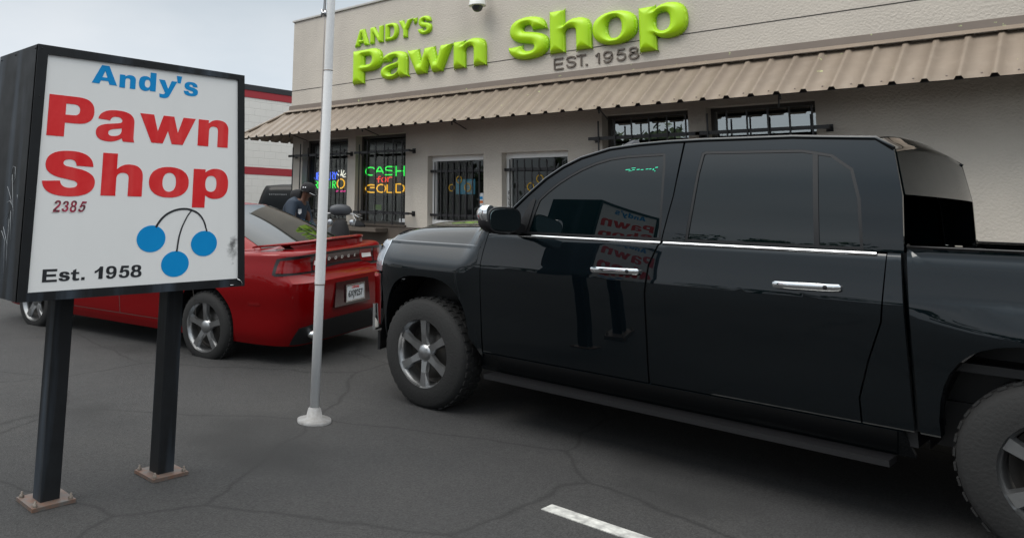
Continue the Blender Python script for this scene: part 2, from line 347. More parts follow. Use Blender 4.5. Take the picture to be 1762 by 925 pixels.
def panel(name, contours, surf, m_, parent, step=(.05, .05), rim=.015, off=0., mirror=False, extra_a=(), extra_b=(), e_=1e-4):
    cs = [[tuple(map(float, p)) for p in c] for c in contours]
    A = np.array([p for c in cs for p in c]); lo, hi = A.min(0), A.max(0)
    ca = list(np.arange(lo[0] + step[0] * .37, hi[0], step[0])) + list(extra_a) if step[0] else list(extra_a)
    cb = list(np.arange(lo[1] + step[1] * .37, hi[1], step[1])) + list(extra_b) if step[1] else list(extra_b)
    bm = fill2d(cs, ca, cb)
    bm.verts.ensure_lookup_table()
    ab = np.array([(v.co.x, v.co.y) for v in bm.verts])
    a, b = ab[:, 0], ab[:, 1]
    P = surf(a, b); n = np.cross(surf(a + e_, b) - surf(a - e_, b), surf(a, b + e_) - surf(a, b - e_))
    n /= np.maximum(np.linalg.norm(n, axis=1), 1e-12)[:, None]; P = P + n * off
    faces = [[v.index for v in f.verts] for f in bm.faces]
    bed = [(l_.vert.index, l_.link_loop_next.vert.index) for ed in bm.edges if len(ed.link_faces) == 1 for l_ in ed.link_loops]
    bm.free()
    nv = len(P); V = list(P); NF = [[n[i] for i in f] for f in faces]; F_ = [list(f) for f in faces]
    if rim:
        idx = {}
        for i, j in bed:
            for k in (i, j):
                if k not in idx: idx[k] = len(V); V += [P[k], P[k] - n[k] * rim]
        for i, j in bed:
            q = [idx[j], idx[i], idx[i] + 1, idx[j] + 1]
            fn = np.cross(V[q[1]] - V[q[0]], V[q[3]] - V[q[0]]); l_ = np.linalg.norm(fn)
            if l_ < 1e-12: continue
            fn = fn / l_; F_.append(q); NF.append([fn] * 4)
    V = np.array(V)
    if mirror:
        V = V * [1, -1, 1]; F_ = [f[::-1] for f in F_]; NF = [[x_ * np.array([1, -1, 1]) for x_ in f[::-1]] for f in NF]
    me = bpy.data.meshes.new(name); me.from_pydata(V.tolist(), [], F_); me.update()
    me.polygons.foreach_set('use_smooth', [True] * len(me.polygons))
    try: me.normals_split_custom_set([tuple(x_) for f in NF for x_ in f])
    except Exception: pass
    return link(name, me, m_, parent)

# ---- lettering: outlines as on-curve points and off-curve ('*') quadratic controls
def path(s):
    pts = []
    for t_ in s.split():
        off = t_[0] == '*'; a, b = (t_[1:] if off else t_).split(','); pts.append((float(a), float(b), off))
    return pts
def flat(pts, seg=8):
    out = []; n = len(pts); ex = []
    for i in range(n):
        p, q = pts[i], pts[(i + 1) % n]; ex.append(p)
        if p[2] and q[2]: ex.append(((p[0] + q[0]) / 2, (p[1] + q[1]) / 2, False))
    n = len(ex); i = 0
    while ex[i][2]: i += 1
    ex = ex[i:] + ex[:i]; i = 0
    while i < n:
        p = ex[i]; q = ex[(i + 1) % n]
        if q[2]:
            r_ = ex[(i + 2) % n]
            for k in range(seg):
                t = k / seg; out.append(((1 - t) ** 2 * p[0] + 2 * t * (1 - t) * q[0] + t * t * r_[0], (1 - t) ** 2 * p[1] + 2 * t * (1 - t) * q[1] + t * t * r_[1]))
            i += 2
        else: out.append((p[0], p[1])); i += 1
    return out
def ell(x0, x1, y0, y1):
    k = .585; cx, cy = (x0 + x1) / 2, (y0 + y1) / 2; rx, ry = (x1 - x0) / 2, (y1 - y0) / 2
    return [(cx + rx * math.copysign(abs(math.cos(t)) ** .88, math.cos(t)), cy + ry * math.copysign(abs(math.sin(t)) ** .88, math.sin(t))) for t in [2 * math.pi * i / 36 for i in range(36)]]
G = {
 'P': ['0,0 0,100 62,100 *100,100 100,66.5 *100,34 62,34 37,34 37,0', '37,54 37,81 54,81 *68,81 68,67.5 *68,54 54,54'],
 'a': ['100,0 70,0 *68,4 67,11 *52,-3 33,-3 *0,-3 0,27 *0,51 33,56 54,60 *65,62 65,68 *65,81 50,81 *36,81 34,67 4,70 *8,103 52,103 *97,103 97,66 97,20 *97,6 100,0', '65,44 48,40 *31,37 31,27 *31,16 42,16 *65,16 65,38'],
 'w': ['0,100 22,0 42,0 50,46 58,0 78,0 100,100 77,100 68,42 60,100 41,100 32,42 24,100'],
 'n': ['0,0 0,98 33,98 33,86 *46,102 64,102 *100,102 100,64 100,0 65,0 65,58 *65,76 51,76 *35,76 35,56 35,0'],
 'S': ['95,68 *93,103 49,103 *4,103 4,70 *4,46 36,39 56,34.5 *66,32 66,26 *66,17 51,17 *35,17 33,33 0,31 *2,-3 50,-3 *100,-3 100,31 *100,56 62,63 44,67 *37,69 37,74 *37,83 49,83 *61,83 62,69'],
 'h': ['0,0 0,100 35,100 35,63 *48,76 65,76 *100,76 100,46 100,0 65,0 65,42 *65,55 51,55 *35,55 35,40 35,0'],
 'p': ['0,0 0,98 33,98 33,90 *46,101 62,101 *100,101 100,61 *100,23 61,23 *46,23 35,32 35,0', '50,82 *66,82 66,61.5 *66,41 50,41 *34,41 34,61.5 *34,82'],
 'A': ['0,0 35,100 65,100 100,0 70,0 64,18 35,18 30,0', '40,36 60,36 50,72'],
 'y': ['0,100 32,100 52,53 69,100 100,100 63,20 *54,-1 32,-1 *18,-1 8,2 6,22 *14,20 22,20 *33,20 36,29'],
 "'": ['0,100 100,100 78,0 22,0'],
 ',': ['8,100 92,100 92,52 *90,8 30,0 18,22 *48,30 50,50 8,50'],
 'N': ['0,0 0,100 30,100 72,40 72,100 100,100 100,0 71,0 28,60 28,0'],
 'D': ['0,0 0,100 48,100 *100,100 100,50 *100,0 48,0', '28,19 28,81 46,81 *71,81 71,50 *71,19 46,19'],
 'Y': ['0,100 31,100 50,64 70,100 100,100 64,41 64,0 36,0 36,41'],
 'E': ['0,0 0,100 98,100 98,82 28,82 28,60 92,60 92,42 28,42 28,18 100,18 100,0'],
 't': ['20,72 0,72 0,56 20,56 20,20 *20,-1 62,-1 *84,-1 98,4 95,20 *82,17 72,17 *58,17 58,28 58,56 94,56 94,72 58,72 58,100 20,88'],
 '.': ['0,0 0,100 100,100 100,0'],
 '1': ['50,0 50,66 *30,52 0,46 0,64 *46,76 62,100 100,100 100,0'],
 '9': ['48,101 *100,101 100,54 *100,-1 44,-1 *6,-1 3,26 30,29 *32,15 46,15 *68,15 71,42 *60,34 42,34 *0,34 0,66 *0,101', '49,85 *30,85 30,67 *30,49 49,49 *69,49 69,67 *69,85'],
 '5': ['92,100 20,100 6,44 32,40 *40,52 50,52 *70,52 70,34 *70,15 50,15 *32,15 29,29 0,27 *4,-1 49,-1 *100,-1 100,36 *100,68 60,68 *48,68 38,62 42,81 92,81'],
 '8': ['50,101 *94,101 94,74 *94,58 78,53 *100,46 100,27 *100,-1 50,-1 *0,-1 0,27 *0,46 22,53 *6,58 6,74 *6,101', '50,85 *35,85 35,73 *35,60 50,60 *65,60 65,73 *65,85', '50,45 *29,45 29,30 *29,15 50,15 *71,15 71,30 *71,45'],
 '2': ['0,0 2,22 62,62 *70,68 70,74 *70,84 52,84 *34,84 32,70 3,73 *8,101 52,101 *98,101 98,73 *98,58 74,44 42,19 100,19 100,0'],
 '3': ['5,72 *10,101 50,101 *94,101 94,75 *94,58 76,54 *100,48 100,28 *100,-1 50,-1 *4,-1 0,28 30,31 *33,15 50,15 *70,15 70,30 *70,46 42,46 42,60 *66,60 66,73 *66,85 50,85 *36,85 33,70'],
}
def glyph(ch, x0, x1, z0, z1, seg=8):
    """outline(s) of a character fitted to a box; returns contours"""
    if ch in ('o', 'O'): cs = [ell(0, 100, 0, 100), ell(33, 67, 19, 81)]
    elif ch == 'd': cs = [[(100 - a, 100 - b) for a, b in flat(path(s_), seg)] for s_ in G['p']]
    elif ch == 's': cs = [flat(path(s_), seg) for s_ in G['S']]
    else: cs = [flat(path(s_), seg) for s_ in G[ch]]
    A = np.array([p for c in cs for p in c]); lo, hi = A.min(0), A.max(0)
    return [[(x0 + (a - lo[0]) / (hi[0] - lo[0]) * (x1 - x0), z0 + (b - lo[1]) / (hi[1] - lo[1]) * (z1 - z0)) for a, b in c] for c in cs]

def seg_dist(p, cs):
    best = np.full(len(p), 1e9)
    for c in cs:
        A = np.array(c); B = np.roll(A, -1, axis=0)
        for a, b in zip(A, B):
            ab = b - a; l2 = ab @ ab
            if l2 < 1e-14: continue
            t = np.clip(((p - a) @ ab) / l2, 0, 1); best = np.minimum(best, np.linalg.norm(p - a - t[:, None] * ab, axis=1))
    return best

def domed_letter(ch, box_, y, m_, parent, Rr, h, base=.02, step=.022, shear=0):
    """inflated letter standing off a wall that faces -Y"""
    x0, x1, z0, z1 = box_
    cs = glyph(ch, x0, x1, z0, z1)
    if shear: cs = [[(a + (b - z0) * shear, b) for a, b in c] for c in cs]
    def surf(a, b):
        d = seg_dist(np.stack([a, b], 1), cs)
        t = np.clip(d / Rr, 0, 1); H = base + h * np.sqrt(np.clip(1 - (1 - t) ** 2.2, 0, 1))
        return np.stack([a, y - H, b], 1)
    A = np.array([p for c in cs for p in c]); c0 = ((x0 + x1) / 2, z0)
    o = panel('letter', cs, surf, m_, parent, (step, step), rim=base + .001, e_=step * .55)
    return o

def flat_letter(name, cs, fn, m_, parent, rim=.001):
    return panel(name, cs, fn, m_, parent, (0, 0), rim=rim)

def text_mesh(s_, size, bold=0.):
    c = bpy.data.curves.new('t', 'FONT'); c.body = s_; c.size = size; c.offset = bold; c.extrude = .0008; c.resolution_u = 3; c.align_x = 'CENTER'; c.align_y = 'CENTER'
    o = bpy.data.objects.new('t', c); COL.objects.link(o); dg = bpy.context.evaluated_depsgraph_get()
    me = bpy.data.meshes.new_from_object(o.evaluated_get(dg)); bpy.data.objects.remove(o); bpy.data.curves.remove(c); return me
def text(name, s_, size, m_, parent, M4, bold=0., sx=1.):
    me = text_mesh(s_, size, bold); me.materials.clear(); me.transform(Matrix.Diagonal((sx, 1, 1, 1))); me.transform(M4); return link(name, me, m_, parent)
def frame(o, ex, ey):                                   # 4x4 with text x along ex, text y along ey
    ex, ey = Vector(ex).normalized(), Vector(ey).normalized(); ez = ex.cross(ey).normalized(); ey = ez.cross(ex)
    M4 = Matrix((ex, ey, ez)).transposed().to_4x4(); M4.translation = Vector(o); return M4

# ================================================================== THE SETTING
D = 9.6                                                # the shop front stands on the plane y = D
bm = bmesh.new(); ys = [-400, -60, -10, 0, 2, 4.4, 5.4, 6.4, 7.0, 14, 60, 400]; zs = [0, 0, 0, 0, 0, 0, .05, .10, .125, .125, .125, .125]
xs = [-400, -60, -20, -8, 0, 12, 60, 400]; V = [[bm.verts.new((x_, y_, z_)) for x_ in xs] for y_, z_ in zip(ys, zs)]
for j in range(len(ys) - 1):
    for i in range(len(xs) - 1): bm.faces.new((V[j][i], V[j][i + 1], V[j + 1][i + 1], V[j + 1][i]))
structure(obj('ground', bm, 'asphalt'))
structure(obj('walkway', boxes((-12.9, 9, 6.85, 9.75, -.1, .20)), 'concrete', bevel=.012))
structure(obj('parking_line', boxes((-2.4, 8, 3.62, 3.72, -.01, .004)), 'line'))

# ---- white blockwork building with the red bands, beyond the alley
wb = thing('white_building', 'white painted block building with black and red bands behind the shop', 'building', (-18, 14, 0))
def lc(bm_, p): bmesh.ops.translate(bm_, verts=bm_.verts, vec=-Vector(p)); return bm_
obj('wall', lc(boxes((-30, -18, 7.6, 34, 0, 4.50)), (-18, 14, 0)), 'blockwork', wb)
obj('red_band', lc(boxes((-30, -17.985, 7.585, 34.01, 4.503, 4.71)), (-18, 14, 0)), 'red_band', wb)
obj('black_band', lc(boxes((-30, -17.97, 7.57, 34.02, 4.713, 4.87)), (-18, 14, 0)), 'black_band', wb)
obj('red_stripe', lc(boxes((-18.05, -17.992, 7.592, 34, 2.335, 2.545)), (-18, 14, 0)), 'red_band', wb)
obj('roof', lc(boxes((-29.9, -18.1, 7.7, 33.9, 4.6, 4.80)), (-18, 14, 0)), 'black_band', wb)

# ---- the shop
shop = thing('shop_building', 'taupe stucco shop with a brown ribbed awning, barred windows and two glass doors', 'shop', (-6, 9.6, 0))
O = Vector((-6, D, 0))
def part(name, bm_, m_, parent=shop, **k): return obj(name, lc(bm_, O), m_, parent, **k)
XR = 7.0
opn = {'w1': (-11.66, -10.37, 1.24, 2.745), 'w2': (-10.165, -8.935, 1.215, 2.76), 'd1': (-8.443, -7.312, .2, 2.345), 'd2': (-6.978, -5.857, .2, 2.35),
       'w3': (-5.33, -4.165, 1.3, 2.80), 'w4': (-3.95, -2.75, 1.3, 2.80)}
def rc(x0, x1, z0, z1): return [(x0, z0), (x1, z0), (x1, z1), (x0, z1)]
outer = [(-12.05, 5.15), (-12.05, 2.86), (-11.965, 2.84), (-11.965, 0), (opn['d1'][0], 0), (opn['d1'][0], 2.345), (opn['d1'][1], 2.345), (opn['d1'][1], 0),
         (opn['d2'][0], 0), (opn['d2'][0], 2.35), (opn['d2'][1], 2.35), (opn['d2'][1], 0), (XR, 0), (XR, 5.15)]
holes = [rc(*opn[k]) for k in ('w1', 'w2', 'w3', 'w4')]
front = lambda y: (lambda a, b: np.stack([a - O.x, np.full_like(a, y - O.y), b], 1))
panel('wall', [outer] + holes, front(D), 'stucco', shop, (0, 0), rim=.25)
part('side_wall', boxes((-12.049, -11.85, D + .001, 20, 2.86, 5.149), (-11.964, -11.80, D + .26, 20, 0, 2.859)), 'stucco')
part('rear_wall', boxes((-12, XR, 19.8, 20.02, 0, 5.12), (XR - .2, XR - .001, D + .26, 19.79, 0, 5.12)), 'stucco')
part('roof', boxes((-11.84, XR - .01, D + .02, 20, 4.9, 5.0)), 'far_wall')
part('coping', boxes((-12.075, XR, D - .03, D + .28, 5.151, 5.19), (-12.075, -11.8, D + .281, 20, 5.151, 5.19)), 'coping', bevel=.006)
part('joint', boxes((-12.045, XR, D - .0025, D + .01, 3.742, 3.754)), 'groove')
# brown base coat, 3 mm proud, between the doors
bs = []
for a, b in ((-11.967, opn['d1'][0] - .12), (opn['d1'][1] + .1, opn['d2'][0] - .1), (opn['d2'][1] + .1, XR)): bs.append((a, b, D - .025, D - .001, .2, 1.185))
part('base_wall', boxes(*bs), 'brown_wall', bevel=.006)
# interior: a dim sales room behind the glass
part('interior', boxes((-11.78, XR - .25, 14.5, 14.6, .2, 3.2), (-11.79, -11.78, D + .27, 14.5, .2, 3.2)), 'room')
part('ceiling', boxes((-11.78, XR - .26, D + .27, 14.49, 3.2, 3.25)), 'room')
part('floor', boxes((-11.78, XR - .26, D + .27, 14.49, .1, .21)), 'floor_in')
part('counter', boxes((-11.2, -9.0, 11.6, 12.2, .22, 1.25), (-7.9, -4.2, 12.4, 13.0, .22, 1.2), (-11.2, -9.0, 13.6, 14.2, .22, 2.1)), 'far_wall')

def sheet(x0, x1, y, z0, z1):
    b_ = bmesh.new(); b_.faces.new([b_.verts.new(p) for p in ((x0, y, z0), (x1, y, z0), (x1, y, z1), (x0, y, z1))]); return b_
def window(k, depth=.14, head=0, col='dark_frame'):
    x0, x1, z0, z1 = opn[k]; y = D + depth; t = .045; z1h = z1 - head
    w_ = part('window', boxes((x0, x1, y, y + .05, z0, z0 + t), (x0, x1, y, y + .05, z1h - t, z1), (x0, x0 + t, y, y + .05, z0 + t, z1h - t), (x1 - t, x1, y, y + .05, z0 + t, z1h - t)), col)
    p_ = part('pane', sheet(x0 + t - .01, x1 - t + .01, y + .02, z0 + t - .01, z1h - t + .01), 'pane_bright' if k in ('w3', 'w4') else 'pane', None); p_.parent = w_
    s_ = part('sill', boxes((x0 - .03, x1 + .03, D - .04, D + depth - .001, z0 - .03, z0 + .004)), 'brown_wall', None, bevel=.004); s_.parent = w_
    return w_
for k in ('w1', 'w2', 'w3', 'w4'): window(k, .16, .0)
def door(k, decals):
    x0, x1, z0, z1 = opn[k]; y = D + .125; t = .082
    fr = boxes((x0, x0 + t, y, y + .06, z0, z1 - t), (x1 - t, x1, y, y + .06, z0, z1 - t), (x0, x1, y - .006, y + .06, z1 - t + .002, z1), (x0 + t, x1 - t, y, y + .05, 1.26, 1.318), (x0 + t, x1 - t, y, y + .05, z0, z0 + .16),
               (x0 + .012, x0 + .022, y - .012, y, z0, z1 - t), (x0 + t - .012, x0 + t - .004, y - .008, y, z0, z1 - t))
    d_ = part('door', fr, 'alu')
    for nm, bx, mt in (('pane', (x0 + t - .01, x1 - t + .01, y + .03, y + .036, 1.31, z1 - t + .012), 'door_pane'), ('kick_panel', (x0 + t - .01, x1 - t + .01, y + .02, y + .03, z0 + .15, 1.27), 'alu')):
        q = part(nm, boxes(bx) if nm != 'pane' else sheet(bx[0], bx[1], bx[2], bx[4], bx[5]), mt, None); q.parent = d_
    q = part('handle', tube(bmesh.new(), [(x1 - t - .05, y, 1.08), (x1 - t - .05, y - .06, 1.08), (x1 - t - .05, y - .06, 1.38), (x1 - t - .05, y, 1.38)], .012), 'steel', None); q.parent = d_
    # barred gate on the leaf
    g = bmesh.new(); yy = y - .045
    for zz in (2.10, 1.40): box(g, x0 - .0, x1 - .03, yy - .012, yy + .012, zz - .02, zz + .02)
    xx = x0 + .105; j = 0
    while xx < x1 - .02: box(g, xx - .008, xx + .008, yy - .025, yy - .0125, 1.325, 2.25 - (.03 if j % 2 else 0)); xx += .128; j += 1
    q = part('bar_gate', g, 'black_metal', None); q.parent = d_
    for (cx, cz, rr) in decals:                           # yellow rings stuck on the glass
        bmr = bmesh.new(); n_ = 20
        ring = [(cx + rr * math.cos(t_), y + .024, cz + rr * math.sin(t_)) for t_ in [2 * math.pi * i / n_ for i in range(n_ + 1)]]
        tube(bmr, ring, .009, 6, False); q = part('ring_decal', bmr, 'yellow', None); q.parent = d_
    return d_
d1 = door('d1', [(-7.907, 1.964, .052), (-8.061, 1.835, .052), (-7.737, 1.842, .06)])
d2 = door('d2', [(-6.412, 1.962, .055), (-6.572, 1.846, .055)])
yg = D + .125
q = part('poster', boxes((-7.985, -7.60, yg + .038, yg + .042, 1.735, 1.972)), 'poster', None); q.parent = d1
q = part('poster_text', boxes(*[(-7.79 + .01 * (i % 2), -7.63 - .02 * (i % 3), yg + .0375, yg + .0379, 1.76 + i * .026, 1.772 + i * .026) for i in range(7)]), 'paper', None); q.parent = d1
q = part('sticker', boxes((-7.515, -7.43, yg + .026, yg + .0292, 1.50, 1.755)), 'paper', None); q.parent = d1
for za, zb_ in ((1.66, 1.70), (1.545, 1.56)): q = part('sticker_print', boxes((-7.50, -7.445, yg + .024, yg + .0255, za, zb_)), 'decal_blue', None); q.parent = d1
q = part('sticker_stripe', boxes((-7.505, -7.44, yg + .024, yg + .0255, 1.60, 1.635)), 'orange', None); q.parent = d1
for i, ch in enumerate('PULL'):
    q = text('lettering', ch, .085, 'decal_black', d2, frame(Vector((-6.932, yg - .0015, 1.755 - i * .075)) - O, (1, 0, 0), (0, 0, 1)), .001)

# ---- awning
aw = thing('awning', 'long taupe corrugated metal awning sloping down from the shop wall', 'awning', (-6, D, 0))
PJ, ZT, ZB = .75, 3.325, 2.79
def rib(a, ph):                                          # trapezoid rib profile, one every 0.257 m
    t = np.mod(np.asarray(a) - ph, .257); return .030 * np.clip((.036 - np.abs(t - .1285)) / .016, 0, 1) + .004 * np.clip((.012 - np.abs(np.mod(t + .055, .257) - .02)) / .01, 0, 1)
def aw_front(a, b): return np.stack([a - O.x, -PJ * b - .0, ZT + (ZB - ZT) * b + rib(a, -6.10)], 1)
ex = []
k_ = -13.2
while k_ < XR:
    for o_ in (.0925, .1085, .1485, .1645): ex.append(-6.10 - 60 * .257 + (round((k_ + 6.10) / .257) + 60) * .257 + o_)
    k_ += .257
panel('front_sheet', [[(-12.05 - PJ, 1.02), (-12.05 - PJ * .02, .02), (XR, .02), (XR, 1.02)]], lambda a, b: aw_front(a, b), 'awning', aw, (0, .25), rim=.003, extra_a=ex)
# b runs down the slope, so the sheet above faces the street; the side sheet turns the corner
def aw_side(a, b): return np.stack([-12.05 - PJ * b - O.x, a - O.y, ZT + (ZB - ZT) * b + rib(a, .03)], 1)
exs = [o_ + .03 + .257 * i for i in range(30, 70) for o_ in (.0925, .1085, .1485, .1645)]
panel('side_sheet', [[(D - PJ, 1.02), (D - .015, .02), (16.0, .02), (16.0, 1.02)]], aw_side, 'awning', aw, (0, .25), rim=.003, extra_a=exs)
def strip(pts, bm_=None):                                # thick ribbon between two polylines
    bm_ = bm_ or bmesh.new()
    rows = [[bm_.verts.new(p) for p in r_] for r_ in pts]
    for r0, r1 in zip(rows, rows[1:]):
        for i in range(len(r0) - 1): bm_.faces.new((r0[i], r0[i + 1], r1[i + 1], r1[i]))
    return bm_
part('flashing', strip([[(-12.075, D + .001, 3.452), (XR, D + .001, 3.452)], [(-12.085, D - .03, 3.448), (XR, D - .03, 3.448)], [(-12.09, D - .034, 3.365), (XR, D - .034, 3.365)]]), 'fascia', aw)
part('flashing_lip', strip([[(-12.092, D - .036, 3.366), (XR, D - .036, 3.366)], [(-12.18, D - .105, 3.318), (XR, D - .105, 3.318)], [(-12.18, D - .105, 3.312), (XR, D - .105, 3.312)]]), 'awning', aw)
part('hip_cap', tube(bmesh.new(), [(-12.07, D - .02, 3.345), (-12.05 - PJ * .98, D - PJ * .98, ZB + .04)], .028, 6), 'awning', aw)
part('side_flashing', strip([[(-12.051, D - .03, 3.45), (-12.051, 16, 3.45)], [(-12.09, D - .03, 3.366), (-12.09, 16, 3.366)], [(-12.18, D - .1, 3.318), (-12.18, 16, 3.318)]]), 'fascia', aw)
part('purlin', boxes((-12.7, XR, D - .67, D - .63, ZB - .0, ZB + .040), (-12.4, XR, D - .36, D - .32, 2.99, 3.03)), 'black_metal', aw)
for xb in (-11.3, -9.35, -7.42, -5.02, -2.9, -.6, 1.8):
    b_ = bmesh.new(); tube(b_, [(xb, D - .01, 2.99), (xb, D - .66, ZB + .03)], .014, 6); tube(b_, [(xb - .22, D - .01, 2.74), (xb, D - .64, ZB + .02)], .009, 6); tube(b_, [(xb, D - .62, 2.74), (xb, D - .64, ZB + .03)], .012, 6)
    part('bracket', b_, 'black_metal', aw)
xx = -6.10 - .257 * 26 + .03; first = None
while xx < 1.5:
    tt = .93; z_ = ZT + (ZB - ZT) * tt; c_ = Vector((xx, D - PJ * tt, z_)) - O
    if first is None: first = obj('screw', lathe(bmesh.new(), [(.0, .012), (.008, .010), (.009, .002), (.009, -.004)], 8, 'Z'), 'fascia', aw); q = first
    else: q = first.copy(); COL.objects.link(q)
    q.location = c_; xx += .257

# ---- lettering on the wall
def wall_sign(name, label, letters, m_, Rr, h, base, step, cat='sign'):
    x_ = sum(l_[1] for l_ in letters) / len(letters); z_ = min(l_[3] for l_ in letters)
    t = thing(name, label, cat, (x_, D, z_))
    for ch, x0, x1, z0, z1 in letters:
        domed_letter(ch, (x0 - x_, x1 - x_, z0 - z_, z1 - z_), 0, m_, t, Rr, h, base, step)
    return t
wall_sign('raised_sign', 'upper line of small raised lime green capitals on the shop wall', [('A', -10.205, -9.845, 4.395, 4.70), ('N', -9.805, -9.495, 4.397, 4.695), ('D', -9.43, -9.12, 4.395, 4.70), ('Y', -9.105, -8.80, 4.395, 4.705),
    (',', -8.765, -8.695, 4.60, 4.70), ('S', -8.655, -8.36, 4.388, 4.70)], 'lime', .040, .040, .02, .009)
wall_sign('raised_sign', 'main line of very large puffy lime green letters across the shop wall', [('P', -10.212, -9.499, 3.70, 4.308), ('a', -9.50, -8.864, 3.70, 4.175), ('w', -8.871, -7.905, 3.72, 4.142), ('n', -7.859, -7.238, 3.722, 4.165),
    ('S', -6.80, -6.115, 3.705, 4.34), ('h', -6.08, -5.437, 3.735, 4.345), ('o', -5.408, -4.766, 3.738, 4.197), ('p', -4.735, -4.105, 3.585, 4.185)], 'lime', .125, .085, .035, .016)
est = thing('raised_sign', 'thin brown metal lettering giving the founding year, under the big green letters', 'sign', (-5.4, D, 3.51))
def thin_outline(ch, x0, x1, z0, z1, t):
    """light strokes along a centre line, as one tube mesh per character"""
    S_ = {'E': [[(1, 1), (0, 1), (0, 0), (1, 0)], [(0, .52), (.9, .52)]], 'T': [[(0, 1), (1, 1)], [(.5, 1), (.5, 0)]], '.': [[(.2, 0), (.8, 0)]], '1': [[(0, .75), (.45, .82), (1, 1), (1, 0)]],
          'S': [[(.96, .78), (.85, .93), (.5, 1), (.15, .93), (.04, .76), (.18, .58), (.5, .51), (.82, .44), (.97, .27), (.85, .08), (.5, 0), (.15, .07), (.02, .25)]],
          '9': [[(.03, .2), (.15, .05), (.45, 0), (.8, .1), (.97, .4), (.97, .68), (.85, .92), (.5, 1), (.15, .92), (.03, .68), (.15, .45), (.5, .38), (.85, .47), (.97, .64)]],
          '5': [[(.92, 1), (.2, 1), (.08, .5), (.3, .63), (.6, .65), (.9, .52), (.98, .3), (.85, .08), (.5, 0), (.15, .06), (.02, .24)]],
          '8': [[(.5, .53), (.16, .63), (.1, .8), (.22, .95), (.5, 1), (.78, .95), (.9, .8), (.84, .63), (.5, .53), (.12, .42), (.02, .25), (.15, .07), (.5, 0), (.85, .07), (.98, .25), (.88, .42), (.5, .53)]]}
    b_ = bmesh.new()
    for pl in S_[ch]:
        P_ = [Vector((x0 + a * (x1 - x0), 0, z0 + b * (z1 - z0))) for a, b in pl]
        for i in range(len(P_)):
            p = P_[i]; d = (P_[min(i + 1, len(P_) - 1)] - P_[max(i - 1, 0)]).normalized(); nn = Vector((-d.z, 0, d.x)) * t / 2
            if i == 0: p = p - d * t * .3 * (ch not in 'S958')
            if i == len(P_) - 1: p = p + d * t * .3 * (ch not in 'S958')
            ring = [b_.verts.new(p + nn), b_.verts.new(p + nn + Vector((0, -.018, 0))), b_.verts.new(p - nn + Vector((0, -.018, 0))), b_.verts.new(p - nn)]
            if i:
                for k in range(4): b_.faces.new((pr_[k], pr_[(k + 1) % 4], ring[(k + 1) % 4], ring[k]))
            else: b_.faces.new(ring)
            pr_ = ring
        b_.faces.new(pr_[::-1])
    return b_
for ch, x0, x1, z0, z1 in [('E', -6.04, -5.905, 3.507, 3.655), ('S', -5.845, -5.70, 3.512, 3.660), ('T', -5.68, -5.545, 3.514, 3.66), ('.', -5.545, -5.52, 3.516, 3.52), ('1', -5.39, -5.345, 3.517, 3.657), ('9', -5.275, -5.148, 3.515, 3.66), ('5', -5.08, -4.957, 3.518, 3.663), ('8', -4.91, -4.775, 3.517, 3.667)]:
    q = obj('letter', lc(thin_outline(ch, x0, x1, z0, z1, .022), (-5.4, .002, 3.51)), 'bronze', est)

# ---- dome camera under the parapet
cm = thing('security_camera', 'white dome security camera on the wall above the big letters', 'camera', (-7.24, D, 4.60))
obj('housing', lathe(bmesh.new(), [(0, .17), (.06, .17), (.095, .15), (.118, .09), (.130, .0), (.134, -.012), (.120, -.016), (0, -.016)], 32, 'Z', (0, -.24, .02)), 'white_plastic', cm)
obj('dome', lathe(bmesh.new(), [(.088, 0), (.086, -.02), (.075, -.052), (.052, -.078), (.025, -.090), (0, -.093)], 28, 'Z', (0, -.24, .004)), 'dome_glass', cm)
b_ = bmesh.new(); tube(b_, [(0, -.24, .18), (0, -.24, .27), (0, -.20, .31), (0, -.12, .32), (0, -.005, .32)], .028, 12); box(b_, -.07, .07, -.03, -.001, .22, .42)
obj('bracket', b_, 'white_plastic', cm)

# ---- window grilles
def grille(label, x0, x1, n, zt, zb, tops, zf=1.27):
    g = thing('window_grille', label, 'window bars', (x0, D, zb), group='black security grilles on the windows')
    y = -.16
    for z_ in (zt, zb):
        obj('rail', boxes((-.04, x1 - x0 + .04, y - .014, y + .014, z_ - zb - .021, z_ - zb + .021)), 'black_metal', g)
    b_ = bmesh.new()
    for i in range(n):
        xx = (x1 - x0) * (i + .5) / n; t_ = tops[i % len(tops)]; box(b_, xx - .008, xx + .008, y - .030, y - .0145, zf - zb + (0.0 if i % 2 else -.05), t_ - zb)
    obj('bars', b_, 'black_metal', g)
    for xx in (0, x1 - x0):
        for z_ in (zt, zb): obj('bracket', boxes((xx - .02, xx + .02, y + .0145, -.009, z_ - zb - .015, z_ - zb + .015), (xx - .035, xx + .035, -.008, -.001, z_ - zb - .04, z_ - zb + .04)), 'black_metal', g)
    return g
grille('black grille on the window with the blue and green neon, leftmost on the shop', -11.84, -10.26, 7, 2.44, 1.41, (2.60, 2.66, 2.58))
grille('black grille on the window with the three-line neon, between a pillar and the first door', -9.98, -8.74, 6, 2.44, 1.41, (2.58, 2.64, 2.60))
grille('black grille with tall spikes on the window directly above the truck cab', -5.40, -4.0, 6, 2.47, 1.45, (2.70, 2.72), 1.35)
grille('black grille on the window beyond the truck cab, rightmost on the shop', -3.97, -2.62, 6, 2.47, 1.45, (2.70, 2.72), 1.35)

